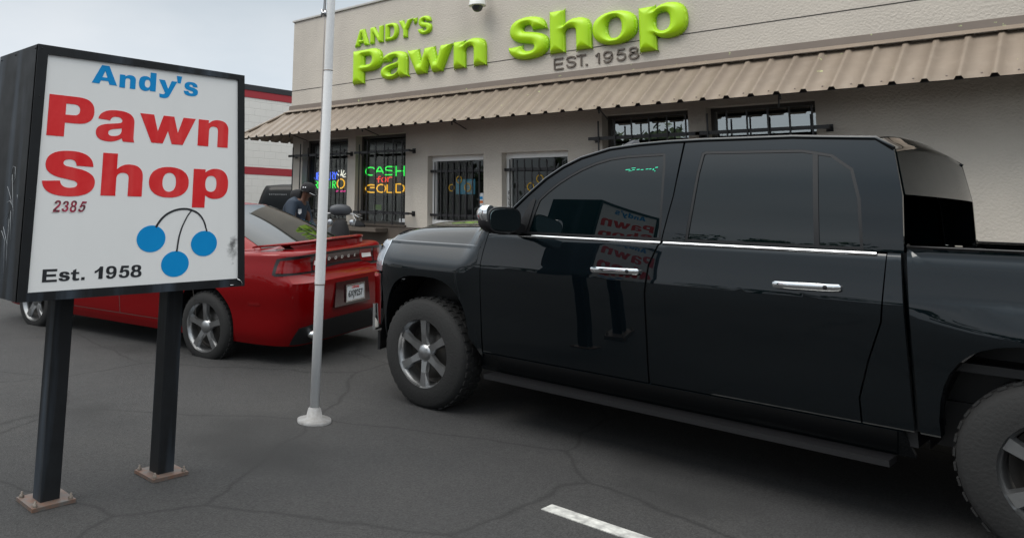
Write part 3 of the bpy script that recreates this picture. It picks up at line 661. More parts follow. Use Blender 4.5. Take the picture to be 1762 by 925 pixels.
# ---- neon signs hanging behind the glass
NS = {'C': [[(1, .8), (.85, .96), (.5, 1), (.15, .88), (0, .5), (.15, .12), (.5, 0), (.8, 0)]], 'A': [[(0, 0), (.45, 1), (.6, 1), (1, 0)], [(.22, .35), (.8, .35)]], 'S': [[(1, .95), (.3, 1), (.05, .85), (.1, .6), (.8, .5), (.98, .3), (.8, .02), (0, .05)]],
      'H': [[(0, 0), (0, 1)], [(1, 0), (1, 1)], [(0, .5), (1, .5)]], 'f': [[(.9, 1), (.5, .95), (.4, .7), (.4, 0)], [(0, .62), (.85, .62)]], 'o': [[(.5, .62), (.1, .5), (0, .3), (.15, .05), (.5, 0), (.85, .1), (1, .32), (.85, .55), (.5, .62)]],
      'r': [[(.1, .62), (.1, 0)], [(.1, .4), (.45, .6), (.9, .58)]], 'G': [[(1, .92), (.55, 1), (.15, .88), (0, .5), (.15, .1), (.5, 0), (.95, 0)], [(.5, .62), (.95, .62)]],
      'O': [[(.5, 1), (.15, .88), (0, .5), (.15, .12), (.5, 0), (.85, .12), (1, .5), (.85, .88), (.5, 1)]], 'L': [[(0, 1), (0, 0), (.9, 0)]], 'D': [[(.15, 0), (.15, 1), (.6, 1), (.95, .75), (1, .5), (.95, .2), (.6, 0), (.15, 0)]],
      'J': [[(.8, 1), (.8, .2), (.55, 0), (.2, .05), (0, .3)]], 'E': [[(1, 1), (0, 1), (0, 0), (1, 0)], [(0, .5), (.8, .5)]], 'W': [[(0, 1), (.25, 0), (.5, .8), (.75, 0), (1, 1)]], 'R': [[(0, 0), (0, 1), (.7, 1), (.95, .78), (.7, .52), (0, .5)], [(.5, .5), (1, 0)]],
      'Y': [[(0, 1), (.5, .5), (1, 1)], [(.5, .5), (.5, 0)]], 'P': [[(0, 0), (0, 1), (.7, 1), (.98, .78), (.7, .5), (0, .5)]], 'I': [[(.5, 0), (.5, 1)]]}
def neon_word(parent, name, chars, boxes_, m_, rad=.011, org=(0, 0, 0)):
    b_ = bmesh.new()
    for ch, (x0, x1, z0, z1) in zip(chars, boxes_):
        for pl in NS[ch]: tube(b_, [(x0 + a * (x1 - x0) - org[0], 0, z0 + c * (z1 - z0) - org[2]) for a, c in pl], rad, 6)
    return obj(name, b_, m_, parent)
def spread(x0, x1, n, z0, z1, gap=.25):
    w_ = (x1 - x0) / (n + (n - 1) * gap); return [(x0 + i * w_ * (1 + gap), x0 + i * w_ * (1 + gap) + w_, z0, z1) for i in range(n)]
og = (-9.64, 9.82, 1.70)
n2 = thing('neon_sign', 'three-line neon sign in green, red and yellow behind window bars', 'neon sign', og)
neon_word(n2, 'green_tubes', 'CASH', [(-10.125, -9.90, 2.065, 2.205), (-9.875, -9.665, 2.09, 2.205), (-9.63, -9.42, 2.06, 2.21), (-9.36, -9.17, 2.04, 2.215)], 'n_green', .0105, og)
neon_word(n2, 'red_tubes', 'for', [(-9.83, -9.73, 1.93, 2.04), (-9.71, -9.60, 1.94, 2.075), (-9.57, -9.44, 1.94, 2.08)], 'n_red', .010, og)
neon_word(n2, 'yellow_tubes', 'GOLD', [(-10.115, -9.86, 1.76, 1.895), (-9.83, -9.605, 1.76, 1.90), (-9.57, -9.41, 1.76, 1.90), (-9.39, -9.165, 1.76, 1.905)], 'n_yellow', .0115, og)
obj('backing', lc(boxes((-10.16, -9.13, .03, .04, 1.72, 2.25)), (og[0], 0, og[2])), 'black_plastic', n2)
og = (-11.1, 9.82, 1.80)
n1 = thing('neon_sign', 'neon sign with blue and green words and a yellow ring, behind the flagpole', 'neon sign', og)
neon_word(n1, 'blue_tubes', 'JEWELRY', spread(-11.54, -10.90, 7, 2.0, 2.135), 'n_blue', .010, og)
neon_word(n1, 'green_tubes', 'REPAIR', spread(-11.52, -10.92, 6, 1.835, 1.965), 'n_green', .009, og)
b_ = bmesh.new(); tube(b_, [(-10.78 + .10 * math.cos(t_) - og[0], 0, 1.92 + .085 * math.sin(t_) - og[2]) for t_ in [2 * math.pi * i / 20 for i in range(21)]], .012, 6); obj('ring_tube', b_, 'n_yellow', n1)
b_ = bmesh.new()
for a_, l0, l1 in ((150, .04, .13), (120, .04, .15), (90, .03, .14), (60, .04, .15), (30, .04, .14), (5, .05, .12)):
    tube(b_, [(-10.77 + l0 * math.cos(R(a_)) - og[0], 0, 2.035 + l0 * math.sin(R(a_)) - og[2]), (-10.77 + l1 * math.cos(R(a_)) - og[0], 0, 2.035 + l1 * math.sin(R(a_)) - og[2])], .009, 6)
obj('sparkle_tubes', b_, 'n_white', n1)
b_ = bmesh.new()
for xx in (-10.9, -10.78, -10.70): tube(b_, [(xx - og[0], 0, 1.775 - og[2]), (xx + .05 - og[0], 0, 1.785 - og[2])], .012, 6)
obj('pink_tubes', b_, 'n_pink', n1)
obj('backing', lc(boxes((-11.58, -10.66, .03, .04, 1.74, 2.18)), (og[0], 0, og[2])), 'black_plastic', n1)
tag(obj('price_card', boxes((-.09, .09, 0, .004, -.045, .045)), 'green_card', loc=(-9.78, 9.80, 1.50)), 'small yellow-green card in the window under the three-line neon', 'card')
tag(obj('paper_sheet', boxes((-.10, .10, 0, .004, -.03, .03)), 'paper', loc=(-9.06, 9.70, 1.29)), 'white slip of paper on the window ledge right of the neon', 'paper')
tag(obj('white_stick', tube(bmesh.new(), [(0, 0, 0), (.04, 0, .14)], .006, 6), 'paper', loc=(-9.72, 9.85, 1.28)), 'thin white stick leaning inside the window under the green card', 'stick')
tag(obj('cloth_bundle', lathe(bmesh.new(), [(0, 0), (.16, .005), (.17, .03), (.12, .07), (.05, .10), (0, .105)], 14), 'black_cloth', loc=(-9.80, 9.36, 1.16)), 'black bundle on the brown ledge under the neon window', 'bundle').scale = (1, .35, 1)
obj('ledge', lc(boxes((-11.0, -9.3, 9.28, 9.574, 1.09, 1.155)), O), 'brown_wall', shop, bevel=.006)

# ================================================================== THE BIG BOX SIGN
SX = -3.8
sg = thing('box_sign', 'big white box sign in a black frame, three blue discs under its red lettering', 'sign', (SX, 2.05, 0))
so_ = Vector((SX, 2.05, 0))
TL, TR, BR, BL = (1.424, 2.258), (2.661, 2.262), (2.725, 1.030), (1.424, 1.018)
tl, tr, br_, bl = (1.476, 2.214), (2.620, 2.231), (2.682, 1.074), (1.471, 1.060)
BX = -4.33
bm = bmesh.new()
a_ = [bm.verts.new((SX - .004, y_, z_)) for y_, z_ in (TL, TR, BR, BL)]; c_ = [bm.verts.new((BX, y_, z_)) for y_, z_ in (TL, TR, BR, BL)]
for i in range(4): bm.faces.new((a_[i], c_[i], c_[(i + 1) % 4], a_[(i + 1) % 4]))
bmesh.ops.recalc_face_normals(bm, faces=bm.faces); obj('cabinet', lc(bm, so_), 'sign_metal', sg)
sface = lambda x_: (lambda a, b: np.stack([np.full_like(a, x_ - so_.x), a - so_.y, b - so_.z], 1))
sback = lambda x_: (lambda a, b: np.stack([np.full_like(a, x_ - so_.x), 4.1 - a - so_.y, b - so_.z], 1))
panel('frame', [[TL, TR, BR, BL][::-1], [tl, tr, br_, bl]], sface(SX), 'sign_metal', sg, (0, 0), rim=.02)
panel('frame', [[(4.1 - a, b) for a, b in (TL, TR, BR, BL)], [(4.1 - a, b) for a, b in (tl, tr, br_, bl)]], sback(BX), 'sign_metal', sg, (0, 0), rim=.02)
fo = panel('face', [[(TL[0] + .01, TL[1] - .01), (TR[0] - .01, TR[1] - .01), (BR[0] - .01, BR[1] + .01), (BL[0] + .01, BL[1] + .01)]],
           lambda a, b: np.stack([np.full_like(a, -.012), a - 2.05, b - 1.05], 1), 'sign_face', sg, (0, 0), rim=0)
fo.location = (0, 0, 1.05)
panel('face', [[(4.1 - a, b) for a, b in ((TL[0] + .01, TL[1] - .01), (TR[0] - .01, TR[1] - .01), (BR[0] - .01, BR[1] + .01), (BL[0] + .01, BL[1] + .01))]], sback(BX + .012), 'sign_face', sg, (0, 0), rim=0)
LF = sface(SX - .0105)
rows = [('blue_letter', 'decal_blue', [('A', 1.716, 1.856, 2.102, 2.200), ('n', 1.869, 1.962, 2.096, 2.168), ('d', 1.981, 2.083, 2.094, 2.199), ('y', 2.100, 2.214, 2.068, 2.168), ("'", 2.209, 2.243, 2.161, 2.201), ('s', 2.258, 2.351, 2.098, 2.178)]),
        ('red_letter', 'decal_red', [('P', 1.503, 1.742, 1.813, 2.018), ('a', 1.757, 1.976, 1.806, 1.972), ('w', 2.000, 2.346, 1.818, 1.971), ('n', 2.366, 2.570, 1.822, 1.978),
                       ('S', 1.500, 1.771, 1.518, 1.744), ('h', 1.806, 2.038, 1.527, 1.746), ('o', 2.076, 2.322, 1.526, 1.692), ('p', 2.350, 2.585, 1.475, 1.697)]),
        ('black_letter', 'decal_black', [('E', 1.539, 1.612, 1.105, 1.166), ('s', 1.620, 1.676, 1.106, 1.152), ('t', 1.681, 1.725, 1.106, 1.163), ('.', 1.735, 1.753, 1.107, 1.121), ('1', 1.804, 1.848, 1.109, 1.170), ('9', 1.865, 1.923, 1.107, 1.171), ('5', 1.936, 1.995, 1.108, 1.170), ('8', 2.002, 2.065, 1.108, 1.172)])]
for nm, mt, ls in rows:
    for ch, y0, y1, z0, z1 in ls: flat_letter(nm, glyph(ch, y0, y1, z0, z1, 10), LF, mt, sg)
for i, ch in enumerate('2385'):
    y0 = 1.564 + i * .0415; cs = glyph(ch, y0, y0 + .034, 1.440 + .002 * (i % 2), 1.498 - .003 * (i % 2), 5)
    cs = [[(a + (b - 1.44) * (.12 if i < 3 else .3), b) for a, b in c] for c in cs]
    flat_letter('house_number_backing', [[(a - .004, b - .003) for a, b in cs[0]]], sface(SX - .0100), 'digit_back', sg, rim=0)
    flat_letter('house_number', cs, sface(SX - .0092), 'digits', sg)
for cy_, cz_, ry_, rz_ in ((2.110, 1.3055, .0855, .0705), (2.2635, 1.1690, .0855, .0690), (2.442, 1.2760, .0855, .0700)):
    flat_letter('blue_disc', [[(cy_ + ry_ * math.cos(t_), cz_ + rz_ * math.sin(t_)) for t_ in [2 * math.pi * i / 48 for i in range(48)]]], LF, 'decal_blue', sg)
def ribbon2d(pts, w0, w1):
    P_ = []; n_ = 28; T = [0]
    for i in range(1, len(pts)): T.append(T[-1] + math.dist(pts[i], pts[i - 1]))
    tt = np.linspace(0, T[-1], n_); xs_ = np.array([np.interp(tt, T, [p[0] for p in pts]), np.interp(tt, T, [p[1] for p in pts])]).T
    for _ in range(3): xs_[1:-1] = (xs_[:-2] + 2 * xs_[1:-1] + xs_[2:]) / 4
    d = np.gradient(xs_, axis=0); d /= np.linalg.norm(d, axis=1)[:, None]; nn = np.stack([-d[:, 1], d[:, 0]], 1); w_ = np.linspace(w0, w1, n_)[:, None] / 2
    return [tuple(p) for p in np.concatenate([xs_ + nn * w_, (xs_ - nn * w_)[::-1]])]
flat_letter('black_line', [ribbon2d([(2.133, 1.366), (2.152, 1.398), (2.178, 1.426), (2.214, 1.448), (2.257, 1.463), (2.308, 1.469), (2.355, 1.461), (2.390, 1.447), (2.418, 1.424), (2.44, 1.39), (2.456, 1.342)], .013, .008)], sface(SX - .0098), 'decal_black', sg)
flat_letter('black_line', [ribbon2d([(2.353, 1.462), (2.325, 1.43), (2.293, 1.367), (2.277, 1.31), (2.269, 1.235)], .007, .010)], sface(SX - .0094), 'decal_black', sg)
# screws, a dented corner, scratched graffiti on the side
for y_, z_ in ((1.445, 2.237), (1.45, 2.0), (1.445, 1.5), (2.0, 2.245), (2.3, 2.247), (2.645, 2.24)): obj('screw', lc(lathe(bmesh.new(), [(.0, .003), (.003, .002), (.004, 0)], 8, 'X', (SX, y_, z_)), so_), 'sign_metal', sg)
b_ = bmesh.new(); tube(b_, [(SX + .004, 2.668, 1.072), (SX + .005, 2.69, 1.062), (SX + .005, 2.703, 1.046), (SX + .004, 2.700, 1.034)], .003, 5); tube(b_, [(SX + .004, 2.62, 1.040), (SX + .004, 2.655, 1.040)], .002, 5); obj('bare_metal_edge', lc(b_, so_), 'chrome_dull', sg)
b_ = bmesh.new(); random.seed(3)
for pl in ([(-4.02, 1.60), (-4.0, 1.66), (-3.965, 1.655), (-3.955, 1.60), (-3.985, 1.575)], [(-4.05, 1.56), (-3.99, 1.50), (-3.94, 1.44)], [(-4.0, 1.62), (-3.95, 1.45), (-3.93, 1.38)], [(-4.03, 1.40), (-3.98, 1.44), (-3.95, 1.30)],
           [(-4.06, 1.36), (-3.99, 1.28), (-3.97, 1.15)], [(-3.99, 1.40), (-3.985, 1.20)], [(-4.08, 1.34), (-4.03, 1.30), (-4.0, 1.12)], [(-3.91, 1.52), (-3.90, 1.50)], [(-4.04, 1.48), (-4.0, 1.49), (-3.97, 1.47)]):
    P_ = [(a, 1.4235, b) for a, b in pl]; tube(b_, P_, .0011, 4)
obj('scratches', lc(b_, so_), 'scratch', sg)
for p in ((SX - .03, 1.43, 2.24), (BX + .03, 1.43, 2.235), (-4.1, 1.43, 2.24)): obj('screw', lc(lathe(bmesh.new(), [(0, -.005), (.004, -.004), (.005, 0)], 8, 'Y', (p[0], 1.424, p[2])), so_), 'sign_metal', sg)
for y_ in (1.75, 2.40): obj('post', lc(boxes((-4.115, -4.015, y_ - .05, y_ + .05, .002, 1.03)), so_), 'sign_metal', sg, bevel=.005)
for y_ in (1.75, 2.40): obj('base_plate', lc(boxes((-4.17, -3.96, y_ - .11, y_ + .11, .001, .018)), so_), 'rust_plate', sg)
for y_ in (1.75, 2.40):
    for dx in (-4.15, -3.98):
        for dy in (-.09, .09): obj('anchor_bolt', lc(lathe(bmesh.new(), [(.012, .018), (.012, .03), (.006, .031), (.006, .045), (0, .046)], 6, 'Z', (dx, y_ + dy, 0)), so_), 'bronze', sg)

# ---- flagpole with its halyard
fp = thing('flagpole', 'tall white painted flagpole with a rope and cleat, between the box sign and the shop', 'flagpole', (-4.346, 3.762, 0))
lean = Vector((.0095, .0085, 1))
b_ = bmesh.new(); P_ = [lean * z_ for z_ in (0, .93, .945, .96, 2.50, 2.507, 2.514, 4.5, 7.5)]
tube(b_, P_, [.034, .034, .0365, .0375, .0335, .0320, .0325, .030, .024], 24); obj('pole', b_, 'white_paint', fp)
b_ = bmesh.new(); lathe(b_, [(.0372, 2.503), (.0335, 2.5035), (.0335, 2.5075), (.032, 2.508)], 24, 'Z', (lean.x * 2.5, lean.y * 2.5, 0)); lathe(b_, [(.0345, .938), (.0378, .939), (.0378, .945), (.034, .946)], 24, 'Z', (lean.x * .94, lean.y * .94, 0)); obj('seam', b_, 'fascia', fp)
obj('foot', lathe(bmesh.new(), [(.12, .0), (.12, .02), (.06, .03), (.045, .09), (.0345, .10)], 24, 'Z'), 'old_alu', fp)
ld = Vector((-math.cos(head), -math.sin(head), 0))      # towards the left of the pole as seen from the street
cz = 2.945
b_ = bmesh.new(); c0_ = lean * cz + ld * .034; tube(b_, [c0_ - ld * .004, c0_ + ld * .035], .012, 8); tube(b_, [c0_ + ld * .034 + Vector((0, 0, -.03)), c0_ + ld * .030, c0_ + ld * .034 + Vector((0, 0, .03))], .009, 8); tube(b_, [c0_ + Vector((0, 0, -.02)) + ld * .005, c0_ + Vector((0, 0, .02)) + ld * .005], .016, 8)
obj('cleat', b_, 'steel', fp)
b_ = bmesh.new()
for q_, w_ in ((.040, 0.), (.052, .3)):
    tube(b_, [lean * z_ + ld * (q_ + .004 * math.sin(z_ * 3 + w_) + (-.006 if z_ < 1.6 else 0)) for z_ in np.linspace(cz, 7.2, 16)], .0042, 6)
tube(b_, [lean * z_ + ld * (.043 - .006 * (cz - z_)) for z_ in np.linspace(cz, 1.2, 10)], .0042, 6); tube(b_, [lean * cz + ld * .036 + Vector((0, 0, d_)) + ld * .01 * math.sin(k_) for k_, d_ in enumerate((-.03, .02, -.02, .03, -.05, -.12))], .0045, 6)
obj('rope', b_, 'rope', fp)

# ================================================================== WHEELS
def wheel(parent, c, side, r_t, wd, r_r, spokes, rim_m='alloy', style=0):
    """side=-1: outer face towards -y"""
    w_ = thing('wheel', '', '', c); del w_['label']; del w_['category']; w_.parent = parent
    s = side; h = wd / 2
    prof = [(r_r * .98, -h), (r_r + .02, -h), (r_t - .035, -h * .96), (r_t - .012, -h * .80), (r_t, -h * .55), (r_t, h * .55), (r_t - .012, h * .8), (r_t - .035, h * .96), (r_r + .02, h), (r_r * .98, h)]
    b_ = lathe(bmesh.new(), prof, 48, 'Y')
    for i in range(40):                                    # tread blocks
        t_ = 2 * math.pi * i / 40
        for yy in (-h * .5, 0, h * .5):
            q_ = box(b_, -.018, .018, yy - h * .18, yy + h * .18, r_t - .004, r_t + .006); bmesh.ops.rotate(b_, verts=b_.verts[-8:], cent=(0, 0, 0), matrix=Matrix.Rotation(t_ + yy, 3, 'Y'))
    obj('tyre', b_, 'rubber', w_)
    b_ = lathe(bmesh.new(), [(r_r * .985, s * h * .99), (r_r, s * h * .9), (r_r * .93, s * h * .80), (r_r * .90, s * h * .2), (r_r * .90, -s * h * .9)], 48, 'Y')
    for i in range(spokes):
        t_ = 2 * math.pi * i / spokes; n0 = len(b_.verts)
        vv = []
        for rr, w2, yy in ((.05, .040, h * .72), (r_r * .55, .030, h * .82), (r_r * .95, .042, h * .84)):
            for dx, dy in ((-w2, -.03), (w2, -.03), (w2 * .7, 0), (-w2 * .7, 0)): vv.append(b_.verts.new((dx, s * (yy + dy), rr)))
        for j in range(2):
            for k in range(4): b_.faces.new((vv[j * 4 + k], vv[j * 4 + (k + 1) % 4], vv[j * 4 + 4 + (k + 1) % 4], vv[j * 4 + 4 + k]))
        b_.verts.ensure_lookup_table(); bmesh.ops.rotate(b_, verts=b_.verts[n0:], cent=(0, 0, 0), matrix=Matrix.Rotation(t_, 3, 'Y'))
    lathe(b_, [(0, s * h * .88), (.04, s * h * .86), (.06, s * h * .76), (.075, s * h * .6)], 24, 'Y')
    bmesh.ops.recalc_face_normals(b_, faces=b_.faces); obj('rim', b_, rim_m, w_)
    b_ = lathe(bmesh.new(), [(.0, s * h * .1), (r_r * .72, s * h * .1), (r_r * .72, s * h * .0), (r_r * .88, 0)], 32, 'Y'); obj('brake_disc', b_, 'dark_frame', w_)
    return w_

# ================================================================== THE BLACK PICKUP
TY = 5.6                                                 # its centre line; nose towards -x
tk = thing('pickup_truck', 'glossy black crew cab pickup parked at right, its driver side towards the viewer', 'pickup truck', (-2.6, TY, 0))
def tw(a): return a + 2.6                               # world x -> local x
ZTX, ZTY = [-4.74, -4.68, -4.60, -4.50, -4.28, -3.8, -3.45, -3.2], [1.17, 1.235, 1.275, 1.306, 1.337, 1.363, 1.375, 1.38]
def ztop(x): return ip(x, ZTX, ZTY)
FZ = [.40, .60, .85, .98, 1.03, 1.07, 1.11, 1.15, 1.19, 1.206, 1.212, 1.234, 1.240]
FWd = [.955, .975, .985, .997, .998, .991, .975, .953, .926, .914, .909, .901, .885]
DZ = [.40, .52, .62, .75, .95, 1.04, 1.10, 1.135, 1.20, 1.27, 1.315, 1.345]
DWd = [.940, .958, .966, .972, .982, .985, .984, .979, .970, .959, .950, .936]
def w_fender(x, z):
    zt = ztop(x); ze = np.clip((z - 1.240) / (zt - 1.240), 0, 1.15)
    lo = ip(np.minimum(z, 1.240), FZ, FWd); return np.where(z > 1.240, .885 - .085 * ze - .030 * ze ** 5, lo)
def w_door(x, z): return ip(z, DZ, DWd)
def tside(x, z):
    x = np.asarray(x, float); z = np.asarray(z, float)
    k = sstep(x + .25 * np.clip(1.25 - z, -.2, .2), -3.74, -3.56); w_ = w_fender(np.minimum(x, -3.45), z) * (1 - k) + w_door(x, z) * k
    n_ = np.clip((-4.22 - x) / .52, 0, 1.3); w_ = w_ - .125 * n_ ** 2.6
    w_ = w_ + .012 * np.clip((x + 2.2) / 2, 0, 0)
    return np.stack([tw(x), -w_, z], 1)
arch_c, arch_z = -4.10, .43
def squarch(cx, cz_, rx, rz_, n=20, p=2.9, z0=.46):
    o = []
    for i in range(n + 1):
        t_ = math.pi * i / n; x_ = cx - rx * math.copysign(abs(math.cos(t_)) ** (2 / p), math.cos(t_)) * -1 * -1; z_ = cz_ + rz_ * abs(math.sin(t_)) ** (2 / p)
        o.append((x_, z_))
    return [p_ for p_ in o if p_[1] >= z0 - 1e-6]
ar = squarch(arch_c, arch_z, .435, .553, z0=.44)        # from left (front) to right (rear)
ztl = lambda xs_: [(x_, float(ztop(x_)) + .0) for x_ in xs_]
seam = [(-3.490, 1.372), (-3.505, 1.30), (-3.530, 1.20), (-3.545, 1.12), (-3.550, .92), (-3.550, .46)]
fender = [(ar[0][0], .46)] + ar[1:] + [(-3.556, .46)] + [(x_ - .006, z_) for x_, z_ in seam[::-1]] + ztl([-3.6, -3.8, -4.0, -4.2, -4.35, -4.5]) + [(-4.53, 1.296), (-4.545, 1.235), (-4.555, 1.10), (-4.565, .98), (-4.585, .90), (ar[0][0] - .035, .75)]
for mi in (False, True):
    panel('front_fender', [fender], tside, 'truck_paint', tk, (.04, .035), rim=.03, mirror=mi, extra_b=(1.206, 1.210, 1.214, 1.230, 1.234, 1.237, 1.240, 1.25))
    # headlamp wraps round the corner
    panel('headlamp', [[(-4.572, .985), (-4.562, 1.10), (-4.552, 1.235), (-4.54, 1.292), (-4.62, 1.262), (-4.70, 1.215), (-4.70, .985)]], tside, 'headlight', tk, (.03, .04), rim=.03, mirror=mi, off=-.004)
    panel('headlamp_trim', [[(-4.566, .985), (-4.556, 1.10), (-4.546, 1.235), (-4.534, 1.295), (-4.545, 1.292), (-4.557, 1.235), (-4.567, 1.10), (-4.577, .985)]], tside, 'chrome', tk, (.03, .04), rim=.01, mirror=mi, off=.004)
    panel('bumper_end', [[(-4.59, .895), (-4.575, .965), (-4.70, .965), (-4.72, .60), (-4.60, .56), (-4.585, .75)]], tside, 'chrome', tk, (.03, .04), rim=.02, mirror=mi, off=.012)
BS = [(-2.055, 1.945), (-2.138, 1.61), (-2.2, 1.371), (-2.206, 1.345), (-2.232, 1.31), (-2.285, 1.19), (-2.31, 1.02), (-2.312, 0.46)]
lower_front = [(x_ + .0, z_) for x_, z_ in seam if z_ <= 1.372]
belt = 1.330
fd = [(-3.545, .50), (-2.318, .50)] + [(x_ - .006, z_) for x_, z_ in BS[::-1] if .5 < z_ < belt] + [(-2.213, belt), (-3.497, belt)] + [(x_, z_) for x_, z_ in seam if .5 < z_ < belt]
rd = [(-2.306, .50), (-1.22, .50), (-1.22, .62), (-1.17, .80), (-1.10, 1.0), (-1.06, belt), (-2.201, belt)] + [(x_ + .006, z_) for x_, z_ in BS if .5 < z_ < belt]
for mi in (False, True):
    dfr = panel('front_door', [fd], tside, 'truck_paint', tk, (.045, .03), rim=.025, mirror=mi)
    drr = panel('rear_door', [rd], tside, 'truck_paint', tk, (.045, .03), rim=.025, mirror=mi)
    panel('rocker', [[(-3.64, .36), (-1.02, .36), (-1.05, .492), (-3.56, .492)]], lambda a, b: tside(a, b) * [1, 1, 1] + np.stack([0 * a, .6 * (.492 - b), 0 * a], 1), 'truck_paint', tk, (.2, .03), rim=.02, mirror=mi)
    panel('running_board', [[(-3.5, .33), (-1.1, .33), (-1.1, .36), (-3.5, .36)]], lambda a, b: np.stack([tw(a), -1.01 + 0 * a, b], 1), 'black_plastic', tk, (0, 0), rim=.14, mirror=mi)
    panel('cab_corner', [[(-1.212, .50), (-1.0, .50), (-1.0, belt + .03), (-1.052, belt + .03), (-1.092, 1.0), (-1.162, .80), (-1.212, .62)]], tside, 'truck_paint', tk, (.045, .03), rim=.03, mirror=mi)
# bed
rc_ = -.45
arr = squarch(rc_, .43, .45, .53, z0=.50)
bedp = [(-.975, .50), (arr[0][0], .50)] + arr + [(arr[-1][0], .5), (.80, .50), (.84, 1.0), (.84, 1.36), (-.975, 1.36)]
def tbed(x, z):
    w_ = ip(z, DZ, DWd) + .03 * np.exp(-((x - rc_) / .42) ** 2) * sstep(z, 1.15, .95); return np.stack([tw(x), -w_, z], 1)
for mi in (False, True):
    panel('bed_side', [bedp], tbed, 'truck_paint', tk, (.06, .04), rim=.07, mirror=mi)
    panel('bed_rail', [[(-.975, .865), (.84, .865), (.84, .94), (-.975, .94)]], lambda a, b: np.stack([tw(a), -b, 1.361 + .012 * np.sin((b - .865) / .075 * math.pi)], 1), 'black_plastic', tk, (.3, .01), rim=.01, mirror=mi)
obj('tailgate', boxes((tw(.80), tw(.85), -.86, .86, .62, 1.34)), 'truck_paint', tk, bevel=.01)
obj('bed', boxes((tw(-.93), tw(.79), -.87, .87, .80, .84), (tw(-.96), tw(-.93), -.88, .88, .5, 1.33)), 'black_plastic', tk)
obj('rear_bumper', boxes((tw(.86), tw(1.02), -.92, .92, .48, .66)), 'chrome', tk, bevel=.02)
obj('chassis', boxes((tw(-4.5), tw(.80), -.66, .66, .40, .62), (tw(-3.5), tw(-1.0), -.90, .90, .42, .50), (tw(-4.55), tw(-3.58), -.64, .64, .62, 1.20), (tw(-3.585), tw(-1.0), -.86, .86, .50, .56), (tw(-3.60), tw(-3.56), -.90, .90, .46, 1.30)), 'black_plastic', tk)
# wheel wells behind the arches
for mi in (-1, 1):
    for cx_ in (arch_c, rc_):
        b_ = bmesh.new(); rr = [(tw(cx_) + .50 * math.cos(t_), .43 + .58 * math.sin(t_)) for t_ in [math.pi * i / 16 for i in range(17)]]
        v0 = [b_.verts.new((x_, mi * .93, z_)) for x_, z_ in rr]; v1 = [b_.verts.new((x_, mi * .62, z_)) for x_, z_ in rr]
        for i in range(16): b_.faces.new((v0[i], v0[i + 1], v1[i + 1], v1[i]))
        b_.faces.new(v1); obj('wheel_well', b_, 'black_plastic', tk)
# hood
def hood(x, y):
    yy = np.abs(y) / .80; zt = ztop(x); fr = sstep(x, -4.72, -4.45)
    return np.stack([tw(x), y, zt + .004 + fr * (.035 * (1 - yy ** 2) + .034 * (1 - sstep(np.abs(y), .40, .60))) - (1 - yy ** 2) * 0.0], 1)
hp = [(-4.70, -.60), (-4.60, -.725), (-4.50, -.748), (-4.28, -.756), (-3.8, -.760), (-3.32, -.760), (-3.50, -.5), (-3.56, 0)]
panel('hood', [hp + [(a, -b) for a, b in hp[::-1][1:]] + [(-4.745, .3), (-4.755, 0), (-4.745, -.3)]], hood, 'truck_paint', tk, (.05, .045), rim=.03)
for mi in (False, True):                                 # seam strip between fender top and hood
    panel('hood_seam', [[(-4.55, -.785), (-3.32, -.785), (-3.32, -.745), (-4.55, -.745)]], lambda a, b: np.stack([tw(a), b, ztop(a) - .012], 1), 'black_plastic', tk, (.1, 0), rim=0, mirror=mi)
obj('cowl', boxes((tw(-3.62), tw(-3.25), -.80, .80, 1.33, 1.362)), 'black_plastic', tk)
# nose
def nose(y, z): return np.stack([tw(-4.80 + .10 * (np.abs(y) / .86) ** 3.2 + .05 * np.clip(z - 1.05, 0, 1)), y, z], 1)
nz = lambda n_, cs, mt, off=0., rim=.02: panel(n_, cs, lambda a, b: nose(-a, b) , mt, tk, (.05, .05), rim=rim, off=off)
nz('grille_frame', [rc(-.52, .52, .72, 1.19), rc(-.46, .46, .78, 1.13)], 'chrome')
for z_ in (.86, .955, 1.05): nz('grille_bar', [rc(-.47, .47, z_ - .022, z_ + .022)], 'chrome', 0, .03)
nz('grille_mesh', [rc(-.5, .5, .74, 1.17)], 'black_plastic', -.05)
for s in (-1, 1): nz('headlamp_front', [rc(*sorted((s * .53, s * .87)), .99, 1.19)], 'headlight')
nz('front_bumper', [rc(-.90, .90, .50, .71)], 'chrome', .03); nz('valance', [rc(-.86, .86, .34, .49)], 'black_plastic'); nz('nose_panel', [rc(-.86, -.53, .715, .985)], 'truck_paint'); nz('nose_panel', [rc(.53, .86, .715, .985)], 'truck_paint')
obj('badge', boxes((tw(-4.85), tw(-4.83), -.11, .11, .93, .975)), 'yellow', tk, bevel=.008)
# cab
def gw(z): return .953 - .098 * (np.clip(z - 1.33, 0, 1) / .62) ** 1.4
def cab(x, z): return np.stack([tw(x), -(gw(z) - .05 * np.clip((-2.55 - x), 0, 1) ** 2 * 0), z], 1)
sil = [(-3.428, 1.375), (-3.352, 1.455), (-3.269, 1.529), (-3.191, 1.599), (-3.039, 1.723), (-2.91, 1.802), (-2.781, 1.859), (-2.575, 1.913), (-2.375, 1.933), (-2.187, 1.942), (-1.976, 1.945), (-1.482, 1.94), (-1.087, 1.915), (-1.009, 1.857), (-0.979, 1.62), (-0.985, 1.338)]
win1 = [(-3.175, 1.342), (-3.132, 1.47), (-3.09, 1.58), (-3.022, 1.639), (-2.944, 1.696), (-2.856, 1.748), (-2.774, 1.788), (-2.674, 1.827), (-2.568, 1.854), (-2.463, 1.866), (-2.37, 1.87), (-2.211, 1.874), (-2.2, 1.867), (-2.196, 1.795), (-2.202, 1.6), (-2.211, 1.342)]
